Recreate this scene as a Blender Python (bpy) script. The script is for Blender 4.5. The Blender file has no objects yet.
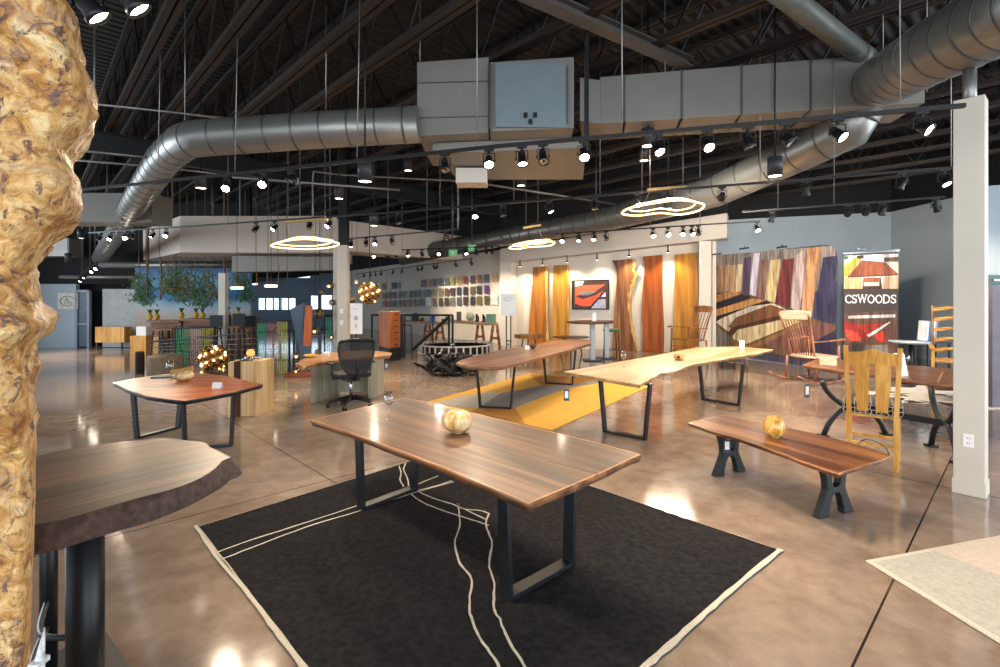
import bpy, math, random
from mathutils import Vector, Matrix, noise
R = math.radians
sc = bpy.context.scene
# ---------------------------------------------------------------- camera, world, light, exposure
F, HY, CX, CZ = 500.0, 298.0, 500.0, 1.78          # focal length in px, horizon row, centre column, eye height
cam_d = bpy.data.cameras.new('camera'); cam = bpy.data.objects.new('camera', cam_d); sc.collection.objects.link(cam)
cam.location = (0, 0, CZ); cam.rotation_euler = (R(90), 0, 0)
cam_d.sensor_width = 36; cam_d.lens = 36 * F / 1000; cam_d.shift_y = -(333.5 - HY) / 1000; cam_d.clip_end = 200
sc.camera = cam
sc.view_settings.view_transform = 'Standard'; sc.view_settings.look = 'None'
sc.view_settings.exposure = 0.62; sc.view_settings.gamma = 1; sc.view_settings.use_curve_mapping = False
wd = bpy.data.worlds.new('world'); sc.world = wd; wd.use_nodes = True
wd.node_tree.nodes['Background'].inputs[0].default_value = (0.80, 0.90, 1.0, 1)
wd.node_tree.nodes['Background'].inputs[1].default_value = 1.15
sc.cycles.max_bounces = 6; sc.cycles.diffuse_bounces = 4; sc.cycles.glossy_bounces = 4
sc.cycles.transmission_bounces = 6; sc.cycles.transparent_max_bounces = 8
sc.cycles.caustics_reflective = False; sc.cycles.caustics_refractive = False; sc.cycles.sample_clamp_indirect = 4
def area(name, loc, rot, sx, sy, power, col):
    d = bpy.data.lights.new(name, 'AREA'); d.shape = 'RECTANGLE'; d.size = sx; d.size_y = sy; d.energy = power; d.color = col
    o = bpy.data.objects.new(name, d); o.location = loc; o.rotation_euler = [R(a) for a in rot]; sc.collection.objects.link(o)
    o.visible_glossy = True
    return o
# storefront glazing behind and to the right of the photographer, high windows on the far left
area('storefront_daylight', (2.0, -4.5, 2.2), (90, 0, 0), 14, 3.6, 430, (0.86, 0.93, 1.0))
area('side_window_daylight', (12.6, 3.0, 2.6), (90, 0, 78), 11, 3.6, 520, (0.84, 0.92, 1.0))
area('far_left_window_daylight', (-19.5, 11.0, 2.6), (90, 0, -72), 9, 3.0, 620, (0.80, 0.90, 1.0))
random.seed(7)
TAU = 2 * math.pi
U = Vector((0.725, 0.688)); V = Vector((-0.688, 0.725)); YAW = math.atan2(V.y, V.x)

def P(x, y, z=0.0):                                   # point on the level plane z seen at pixel x, y
    Y = F * (CZ - z) / (y - HY); return Vector(((x - CX) / F * Y, Y, z))
def A(x, y, Y):                                       # point at distance Y
    return Vector(((x - CX) / F * Y, Y, CZ - (y - HY) / F * Y))
def W(x, y, a, b, off=0.0):                           # point on the upright plane through a, b (moved off towards the viewer)
    a = Vector(a[:2]); b = Vector(b[:2]); d = (b - a).normalized(); n = Vector((d.y, -d.x))
    if n.dot(a) > 0: n = -n
    a = a + n * off; k = (x - CX) / F
    t = (k * a.y - a.x) / (d.x - k * d.y); q = a + d * t
    return Vector((q.x, q.y, CZ - (y - HY) / F * q.y))

# ---------------------------------------------------------------- mesh builder
class MB:
    def __init__(s): s.v = []; s.f = []; s.mi = []; s.sm = []; s.m = 0
    def add(s, vs, fs, smooth=False):
        b = len(s.v); s.v += [Vector(v) for v in vs]
        for f in fs: s.f.append([b + i for i in f]); s.mi.append(s.m); s.sm.append(smooth)
        return s
    def obox(s, c, ax, ay, az):                       # half axes
        c, ax, ay, az = map(Vector, (c, ax, ay, az))
        vs = [c + ax * i + ay * j + az * k for i in (-1, 1) for j in (-1, 1) for k in (-1, 1)]
        fs = [(0, 1, 3, 2), (4, 6, 7, 5), (0, 4, 5, 1), (2, 3, 7, 6), (0, 2, 6, 4), (1, 5, 7, 3)]
        if ax.cross(ay).dot(az) < 0: fs = [f[::-1] for f in fs]
        return s.add(vs, fs)
    def box(s, c, size, rz=0.0):
        cs, sn = math.cos(rz), math.sin(rz)
        return s.obox(c, (cs * size[0] / 2, sn * size[0] / 2, 0), (-sn * size[1] / 2, cs * size[1] / 2, 0), (0, 0, size[2] / 2))
    def bar(s, a, b, w, h, up=(0, 0, 1)):             # w across, h along up
        a, b = Vector(a), Vector(b); d = b - a; up = Vector(up)
        if d.length < 1e-6: return s
        x = d.cross(up)
        if x.length < 1e-5: x = d.cross(Vector((1, 0, 0)))
        x.normalize(); z = x.cross(d).normalized()
        return s.obox((a + b) / 2, d / 2, x * w / 2, z * h / 2)
    def tube(s, pts, r, n=8, closed=False, flat=None):
        pts = [Vector(p) for p in pts]; N = len(pts)
        rs = r if isinstance(r, (list, tuple)) else [r] * N
        vs = []; px = None
        for i, p in enumerate(pts):
            if closed: t = pts[(i + 1) % N] - pts[i - 1]
            else: t = pts[min(i + 1, N - 1)] - pts[max(i - 1, 0)]
            if t.length < 1e-9: t = Vector((0, 0, 1))
            t.normalize()
            if px is None:
                px = t.cross(Vector((0, 0, 1)))
                if px.length < 1e-3: px = t.cross(Vector((0, 1, 0)))
            px = (px - t * px.dot(t))
            if px.length < 1e-6: px = t.orthogonal()
            px.normalize(); py = t.cross(px)
            for k in range(n):
                a = TAU * k / n
                vs.append(p + (px * math.cos(a) + py * math.sin(a) * (flat or 1)) * rs[i])
        fs = []
        for i in range(N if closed else N - 1):
            j = (i + 1) % N
            for k in range(n): fs.append((i * n + k, i * n + (k + 1) % n, j * n + (k + 1) % n, j * n + k))
        s.add(vs, fs, True)
        if not closed:
            b = len(s.v) - len(vs)
            s.f.append([b + k for k in range(n)][::-1]); s.f.append([b + (N - 1) * n + k for k in range(n)])
            s.mi += [s.m] * 2; s.sm += [False] * 2
        return s
    def lathe(s, prof, c=(0, 0, 0), n=24, axis=None, cap=True):
        c = Vector(c); z = Vector(axis).normalized() if axis else Vector((0, 0, 1))
        x = z.orthogonal().normalized() if axis else Vector((1, 0, 0)); y = z.cross(x)
        vs = [c + (x * math.cos(TAU * k / n) + y * math.sin(TAU * k / n)) * r + z * h for r, h in prof for k in range(n)]
        fs = [(i * n + k, i * n + (k + 1) % n, (i + 1) * n + (k + 1) % n, (i + 1) * n + k) for i in range(len(prof) - 1) for k in range(n)]
        s.add(vs, fs, True)
        if cap:
            b = len(s.v) - len(vs)
            if prof[0][0] > 1e-4: s.f.append([b + k for k in range(n)][::-1]); s.mi.append(s.m); s.sm.append(False)
            if prof[-1][0] > 1e-4: s.f.append([b + (len(prof) - 1) * n + k for k in range(n)]); s.mi.append(s.m); s.sm.append(False)
        return s
    def prism(s, out, z0, z1):
        n = len(out); a = sum(out[i][0] * out[(i + 1) % n][1] - out[(i + 1) % n][0] * out[i][1] for i in range(n))
        if a < 0: out = out[::-1]
        vs = [(p[0], p[1], z0) for p in out] + [(p[0], p[1], z1) for p in out]
        fs = [tuple(range(n))[::-1], tuple(range(n, 2 * n))] + [(i, (i + 1) % n, n + (i + 1) % n, n + i) for i in range(n)]
        return s.add(vs, fs)
    def slab3(s, pts, off):                           # any flat outline given thickness by the vector off
        n = len(pts); pts = [Vector(p) for p in pts]; off = Vector(off)
        nr = Vector((0, 0, 0))
        for i in range(n): nr += pts[i].cross(pts[(i + 1) % n])
        if nr.dot(off) < 0: pts = pts[::-1]
        fs = [tuple(range(n))[::-1], tuple(range(n, 2 * n))] + [(i, (i + 1) % n, n + (i + 1) % n, n + i) for i in range(n)]
        return s.add(pts + [p + off for p in pts], fs)
    def sphere(s, c, r, n=12, sq=(1, 1, 1)):
        m = max(4, n // 2); c = Vector(c)
        vs = [c + Vector((0, 0, -r * sq[2]))]
        for i in range(1, m):
            ph = -math.pi / 2 + math.pi * i / m
            vs += [c + Vector((math.cos(ph) * math.cos(TAU * k / n) * r * sq[0], math.cos(ph) * math.sin(TAU * k / n) * r * sq[1], math.sin(ph) * r * sq[2])) for k in range(n)]
        vs.append(c + Vector((0, 0, r * sq[2]))); L = len(vs) - 1
        fs = [(0, 1 + (k + 1) % n, 1 + k) for k in range(n)] + [(L, 1 + (m - 2) * n + k, 1 + (m - 2) * n + (k + 1) % n) for k in range(n)]
        for i in range(m - 2):
            for k in range(n): fs.append((1 + i * n + k, 1 + i * n + (k + 1) % n, 1 + (i + 1) * n + (k + 1) % n, 1 + (i + 1) * n + k))
        return s.add(vs, fs, True)
    def build(s, name, mats, parent=None, world=True, bevel=0.0):
        """world=True: vertices are world points; they are carried into the parent's (or a fresh base) frame"""
        if not isinstance(mats, (list, tuple)): mats = [mats]
        M = Matrix()
        org = None
        if parent is not None:
            if world: M = world_m(parent).inverted()
        elif world:
            zs = min(v.z for v in s.v); cx = sum(v.x for v in s.v) / len(s.v); cy = sum(v.y for v in s.v) / len(s.v)
            org = Vector((cx, cy, zs)); M = Matrix.Translation(-org)
        me = bpy.data.meshes.new(name); me.from_pydata([M @ v for v in s.v], [], s.f)
        for m in mats: me.materials.append(m)
        me.polygons.foreach_set('material_index', s.mi); me.polygons.foreach_set('use_smooth', s.sm); me.update()
        o = bpy.data.objects.new(name, me); sc.collection.objects.link(o)
        if org is not None: o.location = org
        if parent is not None: o.parent = parent
        if bevel:
            b = o.modifiers.new('bevel', 'BEVEL'); b.width = bevel; b.segments = 2; b.limit_method = 'ANGLE'; b.angle_limit = R(50)
        return o
def world_m(o):
    m = Matrix.Translation(o.location) @ Matrix.Rotation(o.rotation_euler.z, 4, 'Z')
    return world_m(o.parent) @ m if o.parent else m
def tag(o, label, cat, group=None, kind=None):
    if label: o['label'] = label
    if cat: o['category'] = cat
    if group: o['group'] = group
    if kind: o['kind'] = kind
    return o
def thing(name, label, cat, loc, rz=0.0, group=None):
    o = bpy.data.objects.new(name, None); sc.collection.objects.link(o)
    o.location = Vector(loc); o.rotation_euler = (0, 0, rz); o.empty_display_size = 0.1
    return tag(o, label, cat, group)
def struct(o): o['kind'] = 'structure'; return o
def copy_tree(o, parent=None):
    c = o.copy(); sc.collection.objects.link(c); c.parent = parent
    for ch in [x for x in bpy.data.objects if x.parent == o]: copy_tree(ch, c)
    return c
def smoothline(pts, k=6, closed=False):               # Catmull-Rom through the points
    pts = [Vector(p) for p in pts]; n = len(pts); out = []
    for i in range(n if closed else n - 1):
        if closed: p0, p1, p2, p3 = pts[i - 1], pts[i], pts[(i + 1) % n], pts[(i + 2) % n]
        else: p0, p1, p2, p3 = pts[max(i - 1, 0)], pts[i], pts[i + 1], pts[min(i + 2, n - 1)]
        for j in range(k):
            t = j / k
            out.append(0.5 * ((2 * p1) + (p2 - p0) * t + (2 * p0 - 5 * p1 + 4 * p2 - p3) * t * t + (3 * p1 - p0 - 3 * p2 + p3) * t ** 3))
    if not closed: out.append(pts[-1])
    return out
def jit(a, s): return Vector(a) + Vector((random.uniform(-s, s), random.uniform(-s, s), random.uniform(-s, s)))

# ---------------------------------------------------------------- materials
def newmat(name):
    m = bpy.data.materials.new(name); m.use_nodes = True; nt = m.node_tree
    return m, nt, nt.nodes['Principled BSDF']
def lin(c):
    if isinstance(c, str):
        c = c.lstrip('#'); c = [int(c[i:i + 2], 16) / 255 for i in (0, 2, 4)]
        c = [x / 12.92 if x <= 0.04045 else ((x + 0.055) / 1.055) ** 2.4 for x in c]
    return (c[0], c[1], c[2], 1)
def flat(name, col, rough=0.5, metal=0.0, vary=0.12, scale=6.0, emit=None, estr=0.0, alpha=1.0, bump=0.0, coat=0.0):
    m, nt, b = newmat(name); N = nt.nodes; L = nt.links
    b.inputs['Roughness'].default_value = rough; b.inputs['Metallic'].default_value = metal
    if coat: b.inputs['Coat Weight'].default_value = coat; b.inputs['Coat Roughness'].default_value = 0.15
    tc = N.new('ShaderNodeTexCoord'); nz = N.new('ShaderNodeTexNoise'); nz.inputs['Scale'].default_value = scale; nz.inputs['Detail'].default_value = 5
    L.new(tc.outputs['Object'], nz.inputs['Vector'])
    rp = N.new('ShaderNodeValToRGB'); c = lin(col)
    rp.color_ramp.elements[0].position = 0.3; rp.color_ramp.elements[1].position = 0.7
    rp.color_ramp.elements[0].color = [x * (1 - vary) for x in c[:3]] + [1]; rp.color_ramp.elements[1].color = [min(1, x * (1 + vary)) for x in c[:3]] + [1]
    L.new(nz.outputs['Fac'], rp.inputs['Fac']); L.new(rp.outputs['Color'], b.inputs['Base Color'])
    if bump:
        bp = N.new('ShaderNodeBump'); bp.inputs['Strength'].default_value = bump; bp.inputs['Distance'].default_value = 0.01
        L.new(nz.outputs['Fac'], bp.inputs['Height']); L.new(bp.outputs['Normal'], b.inputs['Normal'])
    if emit: b.inputs['Emission Color'].default_value = lin(emit); b.inputs['Emission Strength'].default_value = estr
    if alpha < 1: b.inputs['Alpha'].default_value = alpha
    return m
def wood(name, dark, mid, light, rough=0.35, axis=0, scale=1.0, coat=0.0, stretch=0.10):
    """grain runs along the given object axis"""
    m, nt, b = newmat(name); N = nt.nodes; L = nt.links
    tc = N.new('ShaderNodeTexCoord'); mp = N.new('ShaderNodeMapping')
    s = [7 * scale] * 3; s[axis] = 7 * scale * stretch; mp.inputs['Scale'].default_value = s
    L.new(tc.outputs['Object'], mp.inputs['Vector'])
    n1 = N.new('ShaderNodeTexNoise'); n1.inputs['Scale'].default_value = 1.0; n1.inputs['Detail'].default_value = 4; n1.inputs['Distortion'].default_value = 0.8
    L.new(mp.outputs[0], n1.inputs['Vector'])
    mp2 = N.new('ShaderNodeMapping'); s2 = [60 * scale] * 3; s2[axis] = 2.2 * scale; mp2.inputs['Scale'].default_value = s2
    L.new(tc.outputs['Object'], mp2.inputs['Vector'])
    n2 = N.new('ShaderNodeTexNoise'); n2.inputs['Scale'].default_value = 1.0; n2.inputs['Detail'].default_value = 3
    L.new(mp2.outputs[0], n2.inputs['Vector'])
    mx = N.new('ShaderNodeMath'); mx.operation = 'MULTIPLY_ADD'; mx.inputs[1].default_value = 0.35; L.new(n2.outputs['Fac'], mx.inputs[0])
    m3 = N.new('ShaderNodeMath'); m3.operation = 'MULTIPLY'; m3.inputs[1].default_value = 0.65; L.new(n1.outputs['Fac'], m3.inputs[0]); L.new(m3.outputs[0], mx.inputs[2])
    rp = N.new('ShaderNodeValToRGB'); e = rp.color_ramp.elements
    e[0].position = 0.40; e[0].color = lin(dark); e[1].position = 0.60; e[1].color = lin(light); q = e.new(0.5); q.color = lin(mid)
    L.new(mx.outputs[0], rp.inputs['Fac']); L.new(rp.outputs['Color'], b.inputs['Base Color'])
    b.inputs['Roughness'].default_value = rough; b.inputs['Specular IOR Level'].default_value = .34
    if coat: b.inputs['Coat Weight'].default_value = coat; b.inputs['Coat Roughness'].default_value = 0.12
    bp = N.new('ShaderNodeBump'); bp.inputs['Strength'].default_value = 0.15; bp.inputs['Distance'].default_value = 0.004
    L.new(n2.outputs['Fac'], bp.inputs['Height']); L.new(bp.outputs['Normal'], b.inputs['Normal'])
    return m
def glow(name, col, s):
    m, nt, b = newmat(name); b.inputs['Base Color'].default_value = (0.8, 0.8, 0.8, 1)
    b.inputs['Emission Color'].default_value = lin(col); b.inputs['Emission Strength'].default_value = s; return m
def glassy(name, col=(1, 1, 1), rough=0.0, ior=1.3):
    m, nt, b = newmat(name); b.inputs['Base Color'].default_value = lin(col); b.inputs['Roughness'].default_value = rough
    b.inputs['Transmission Weight'].default_value = 1.0; b.inputs['IOR'].default_value = ior; return m
M = {}
M['black'] = flat('black_metal', '#17181a', 0.42, 0.3, bump=0.05)
M['leg'] = flat('blued_steel', '#1e2124', 0.42, 0.4, 0.2, 12)
M['iron'] = flat('cast_iron', '#1d2225', 0.5, 0.4, 0.2, 20, bump=0.3)
M['white'] = flat('white_paint', '#cfc7b9', 0.55, 0, 0.03, 2)
M['wall_white'] = flat('warm_white_wall', '#d9d2c6', 0.7, 0, 0.03, 1)
M['wall_grey'] = flat('grey_blue_wall', '#a3b1bb', 0.7, 0, 0.04, 1)
M['wall_grey_dark'] = flat('grey_wall', '#a9b2b9', 0.7, 0, 0.04, 1)
M['housing'] = flat('dark_grey_housing', '#33363a', 0.5)
M['wall_blue'] = flat('slate_blue_wall', '#7d92a8', 0.7, 0, 0.05, 1)
M['dark_wall'] = flat('black_upper_wall', '#0d0e10', 0.85)
M['fascia'] = flat('bulkhead_paint', '#cfc6ba', 0.7, 0, 0.03, 1)
M['galv'] = flat('galvanized_sheet', '#85837d', 0.5, 0.35, 0.06, 2)
M['galv_round'] = flat('spiral_duct_sheet', '#858580', 0.36, 0.6, 0.08, 2)
M['seam'] = flat('duct_seam', '#626464', 0.4, 0.7)
M['joist'] = flat('joist_steel', '#2a211c', 0.6, 0.2, 0.2, 3)
M['conduit'] = flat('conduit', '#8b8b88', 0.4, 0.7)
M['lens'] = glow('lamp_lens_lit', '#fff0d8', 30)
M['lens_off'] = flat('lamp_lens_unlit', '#aeb4ba', 0.15, 0.9)
M['down'] = glow('downlight_lens', '#fff0d8', 7)
M['chrome'] = flat('polished_metal', '#b9bcc0', 0.2, 0.95)
M['card'] = flat('white_card', '#f2f1ee', 0.6, 0, 0.02)
M['tag_blue'] = flat('blue_tag', '#2f4358', 0.5)
def thin_glass():
    m, nt, b = newmat('clear_glass'); N = nt.nodes; L = nt.links
    tr = N.new('ShaderNodeBsdfTransparent'); tr.inputs[0].default_value = (.93, .95, .95, 1); gl = N.new('ShaderNodeBsdfGlossy'); gl.inputs['Roughness'].default_value = .03
    lw = N.new('ShaderNodeLayerWeight'); lw.inputs[0].default_value = .35; mx = N.new('ShaderNodeMixShader')
    ad = N.new('ShaderNodeMath'); ad.operation = 'MULTIPLY_ADD'; ad.inputs[1].default_value = .8; ad.inputs[2].default_value = .06; L.new(lw.outputs['Facing'], ad.inputs[0])
    L.new(ad.outputs[0], mx.inputs[0]); L.new(tr.outputs[0], mx.inputs[1]); L.new(gl.outputs[0], mx.inputs[2]); L.new(mx.outputs[0], nt.nodes['Material Output'].inputs[0]); return m
M['glass'] = thin_glass()
M['fabric_black'] = flat('black_mesh_fabric', '#141416', 0.75, 0, 0.3, 60)
M['rug_black'] = None
# ================================================================ STRUCTURE
def floor_mat():
    m, nt, b = newmat('polished_concrete'); N = nt.nodes; L = nt.links
    tc = N.new('ShaderNodeTexCoord')
    def noise_(sc_, det, dist=0.0, rough=0.5):
        n = N.new('ShaderNodeTexNoise'); n.inputs['Scale'].default_value = sc_; n.inputs['Detail'].default_value = det
        n.inputs['Distortion'].default_value = dist; n.inputs['Roughness'].default_value = rough
        L.new(tc.outputs['Object'], n.inputs['Vector']); return n
    a = noise_(0.45, 5, 1.2); c = noise_(5, 6, 0.3, 0.65); d = noise_(55, 3, 0, 0.7)
    def ramp(src, stops):
        r = N.new('ShaderNodeValToRGB'); e = r.color_ramp.elements
        e[0].position, e[0].color = stops[0][0], lin(stops[0][1]); e[1].position, e[1].color = stops[-1][0], lin(stops[-1][1])
        for p, q in stops[1:-1]: x = e.new(p); x.color = lin(q)
        L.new(src, r.inputs['Fac']); return r
    def mix(f, x, y, mode='MIX', fac=None):
        k = N.new('ShaderNodeMix'); k.data_type = 'RGBA'; k.blend_type = mode
        if fac is not None: k.inputs[0].default_value = fac
        else: L.new(f, k.inputs[0])
        L.new(x, k.inputs[6])
        if hasattr(y, 'links'): L.new(y, k.inputs[7])
        else: k.inputs[7].default_value = lin(y)
        return k.outputs[2]
    base = ramp(a.outputs['Fac'], [(0.3, '#837368'), (0.5, '#98877a'), (0.7, '#aa998b')]).outputs['Color']
    mott = ramp(c.outputs['Fac'], [(0.3, '#c8c0b8'), (0.7, '#ffffff')]).outputs['Color']
    x = mix(None, base, mott, 'MULTIPLY', 0.8)
    spk = ramp(d.outputs['Fac'], [(0.30, '#ffffff'), (0.36, '#000000')]).outputs['Color']
    msk = ramp(a.outputs['Fac'], [(0.4, '#000000'), (0.65, '#ffffff')]).outputs['Color']
    mm = N.new('ShaderNodeMath'); mm.operation = 'MULTIPLY'; L.new(spk, mm.inputs[0]); mm.inputs[1].default_value = 0.55
    x = mix(mm.outputs[0], x, '#4a3c33')
    # saw-cut joints on a 4.12 m grid
    sep = []
    for ax, off in ((U, 2.16), (V, 0.58)):
        dt = N.new('ShaderNodeVectorMath'); dt.operation = 'DOT_PRODUCT'; dt.inputs[1].default_value = (ax.x, ax.y, 0)
        L.new(tc.outputs['Object'], dt.inputs[0])
        s1 = N.new('ShaderNodeMath'); s1.operation = 'SUBTRACT'; s1.inputs[1].default_value = off - 4.12 * 20 - 2.06; L.new(dt.outputs['Value'], s1.inputs[0])
        s2 = N.new('ShaderNodeMath'); s2.operation = 'MODULO'; s2.inputs[1].default_value = 4.12; L.new(s1.outputs[0], s2.inputs[0])
        s3 = N.new('ShaderNodeMath'); s3.operation = 'SUBTRACT'; s3.inputs[1].default_value = 2.06; L.new(s2.outputs[0], s3.inputs[0])
        s4 = N.new('ShaderNodeMath'); s4.operation = 'ABSOLUTE'; L.new(s3.outputs[0], s4.inputs[0])
        s5 = N.new('ShaderNodeMath'); s5.operation = 'LESS_THAN'; s5.inputs[1].default_value = 0.006; L.new(s4.outputs[0], s5.inputs[0]); sep.append(s5)
    mx = N.new('ShaderNodeMath'); mx.operation = 'MAXIMUM'; L.new(sep[0].outputs[0], mx.inputs[0]); L.new(sep[1].outputs[0], mx.inputs[1])
    x = mix(mx.outputs[0], x, '#2e2825')
    L.new(x, b.inputs['Base Color'])
    rr = N.new('ShaderNodeMapRange'); rr.inputs[3].default_value = 0.06; rr.inputs[4].default_value = 0.14; L.new(c.outputs['Fac'], rr.inputs[0])
    L.new(rr.outputs[0], b.inputs['Roughness']); b.inputs['Specular IOR Level'].default_value = 0.62
    bp = N.new('ShaderNodeBump'); bp.inputs['Strength'].default_value = 0.03; bp.inputs['Distance'].default_value = 0.001
    L.new(c.outputs['Fac'], bp.inputs['Height']); L.new(bp.outputs['Normal'], b.inputs['Normal'])
    return m
M['floor'] = floor_mat()
b = MB(); b.box((-4, 14, -0.05), (44, 44, 0.1)); o = b.build('floor', M['floor'], world=False); struct(o)
# deck of the open ceiling: ribbed sheet
def deck_mat():
    m, nt, b = newmat('ribbed_black_deck'); N = nt.nodes; L = nt.links
    tc = N.new('ShaderNodeTexCoord'); w = N.new('ShaderNodeTexWave'); w.wave_type = 'BANDS'; w.bands_direction = 'X'; w.inputs['Scale'].default_value = 1.6
    mp = N.new('ShaderNodeMapping'); mp.inputs['Rotation'].default_value = (0, 0, -math.atan2(V.y, V.x))
    L.new(tc.outputs['Object'], mp.inputs[0]); L.new(mp.outputs[0], w.inputs['Vector'])
    b.inputs['Base Color'].default_value = lin('#120f0d'); b.inputs['Roughness'].default_value = 0.7
    bp = N.new('ShaderNodeBump'); bp.inputs['Strength'].default_value = 1.0; bp.inputs['Distance'].default_value = 0.05
    L.new(w.outputs['Fac'], bp.inputs['Height']); L.new(bp.outputs['Normal'], b.inputs['Normal']); return m
b = MB(); b.box((-4, 15.5, 6.35), (44, 41, 0.1)); struct(b.build('ceiling', deck_mat(), world=False))

def wall(name, a, c, z0, z1, mat, th=0.15, z0b=None, z1b=None):
    a = Vector(a[:2]); c = Vector(c[:2]); d = (c - a).normalized(); n = Vector((-d.y, d.x))
    if n.dot(a) < 0: n = -n                          # thickness away from the viewer
    z0b = z0 if z0b is None else z0b; z1b = z1 if z1b is None else z1b
    pts = [(a.x, a.y, z0), (c.x, c.y, z0b), (c.x, c.y, z1b), (a.x, a.y, z1)]
    b = MB(); b.slab3(pts, (n.x * th, n.y * th, 0)); return struct(b.build(name, mat))
G = lambda x, y: P(x, y, 0)
# sample-board wall
TA, TB = G(475, 340.8), None
dT = Vector((-0.625, 0.781))
def on_dir(p, d, x):
    k = (x - CX) / F; t = (p.x - k * p.y) / (k * d.y - d.x); return Vector((p.x + d.x * t, p.y + d.y * t))
T0 = on_dir(TA, dT, 345); T1 = on_dir(TA, dT, 508)
def ztop(p, y): return CZ + (HY - y) / F * p.y
wall('wall_sample', T1, T0, 0, ztop(T1, 249), M['wall_white'], z1b=ztop(T0, 271.5))
wall('wall_sample_upper', T1, T0, ztop(T1, 249), 6.3, M['dark_wall'], z0b=ztop(T0, 271.5))
# blue wall with its high windows, far left of the sample wall
B0 = Vector((T0.x, T0.y)); B1 = Vector(((240 - CX) / F * (T0.y - 1.5), T0.y - 1.5))
def wall_with_holes(name, a, c, zt0, zt1, holes, mat):
    """holes: (x0, x1, y0, y1) in px, cut as real openings"""
    a = Vector(a[:2]); c = Vector(c[:2]); b = MB(); d = (c - a); n = Vector((-d.y, d.x)).normalized()
    if n.dot(a) < 0: n = -n
    L_ = d.length; dn = d / L_
    def s_of(x): q = W(x, 300, a, c); return (Vector((q.x, q.y)) - a).dot(dn)
    hs = sorted([(min(s_of(h[0]), s_of(h[1])), max(s_of(h[0]), s_of(h[1])), W(h[0], h[3], a, c).z, W(h[0], h[2], a, c).z) for h in holes])
    def piece(s0, s1, z0, z1):
        p = a + dn * s0; q = a + dn * s1
        b.slab3([(p.x, p.y, z0), (q.x, q.y, z0), (q.x, q.y, z1), (p.x, p.y, z1)], (n.x * .15, n.y * .15, 0))
    cur = 0
    zt = lambda s: zt0 + (zt1 - zt0) * s / L_
    for s0, s1, z0, z1 in hs:
        piece(cur, s0, 0, min(zt(cur), zt(s0))); piece(s0, s1, 0, z0); piece(s0, s1, z1, zt(s0)); cur = s1
    piece(cur, L_, 0, min(zt(cur), zt(L_)))
    return struct(b.build(name, mat)), hs
holes = [(257.5, 296, 297.5, 310.5), (310, 318.5, 295, 310), (320.5, 333, 294.5, 310)]
_, hs = wall_with_holes('wall_blue', B0, B1, ztop(B0, 271.5), ztop(B1, 285), holes, M['wall_blue'])
wall('wall_blue_upper', B0, B1, ztop(B0, 271.5), 6.3, M['dark_wall'], z0b=ztop(B1, 285))
M['win_glass'] = flat('bright_window_glass', '#dfeaf2', 0.3, emit='#d9ecff', estr=1.5)
for i, h in enumerate(holes):
    w = thing('window_%d' % (i + 1), None, None, (W((h[0] + h[1]) / 2, h[3], B0, B1))); w['kind'] = 'structure'
    fr = MB(); pn = MB(); nm = {0: 5, 1: 1, 2: 1}[i]
    q = [W(x, y, B0, B1) for x, y in ((h[0], h[3]), (h[1], h[3]), (h[1], h[2]), (h[0], h[2]))]
    nn = Vector((0, 0.09, 0))
    pn.slab3([p + nn for p in q], (0, 0.02, 0))
    for k in range(4): fr.bar(q[k] + nn * 0.5, q[(k + 1) % 4] + nn * 0.5, 0.08, 0.10)
    for k in range(1, nm): fr.bar(q[0].lerp(q[1], k / nm) + nn * .5, q[3].lerp(q[2], k / nm) + nn * .5, 0.10 + 0.5 * (k == 3), 0.06)
    fr.build('window_frame', M['wall_blue'], w); pn.build('pane', M['win_glass'], w)

# slab alcove: white bulkhead, recessed wall, piers
S0 = Vector((0.62, 19.3)); S1 = G(715, 356)              # recessed wall
S0 = Vector((W(508, 300, T1, G(650, 351.5)).x, W(508, 300, T1, G(650, 351.5)).y)); S1 = on_dir(G(650, 351.5), (Vector(T1) - Vector(G(650, 351.5)[:2])).normalized(), 716)
dS = (S1 - S0).normalized(); nS = Vector((dS.y, -dS.x)); nS = nS if nS.dot(S0) < 0 else -nS   # towards viewer
wall('wall_slab_alcove', S0, S1, 0, 4.6, M['wall_white'])
F0 = S0 + nS * 0.55; F1 = S1 + nS * 0.55
F0 = Vector(on_dir(F0, dS, 500)); F1 = Vector(on_dir(F1, dS, 727))
b = MB(); zb0, zb1, zt0, zt1 = ztop(F0, 263), ztop(F1, 238), ztop(F0, 249), ztop(F1, 213)
pts = [(F0.x, F0.y, zb0), (F1.x, F1.y, zb1), (F1.x, F1.y, zt1), (F0.x, F0.y, zt0)]
b.slab3(pts, (-nS.x * 0.7, -nS.y * 0.7, 0)); struct(b.build('trim_bulkhead', M['fascia']))
wall('wall_slab_upper', F0 - nS * .05, F1 - nS * .05, zt0, 6.3, M['dark_wall'], z0b=zt1)
def pier(name, x0, x1, a, c, mat, zt, dep=0.5, off=0.0):
    p = W(x0, 300, a, c); q = W(x1, 300, a, c); b = MB()
    b.slab3([(p.x, p.y, 0), (q.x, q.y, 0), (q.x, q.y, zt), (p.x, p.y, zt)], (-nS.x * dep, -nS.y * dep, 0)); return struct(b.build(name, mat))
pier('trim_pier_left', 500, 511, F0, F1, M['wall_white'], zb0 + .1)
pier('trim_pier_right', 699, 711, F0, F1, M['wall_white'], ztop(F1, 240))
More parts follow.
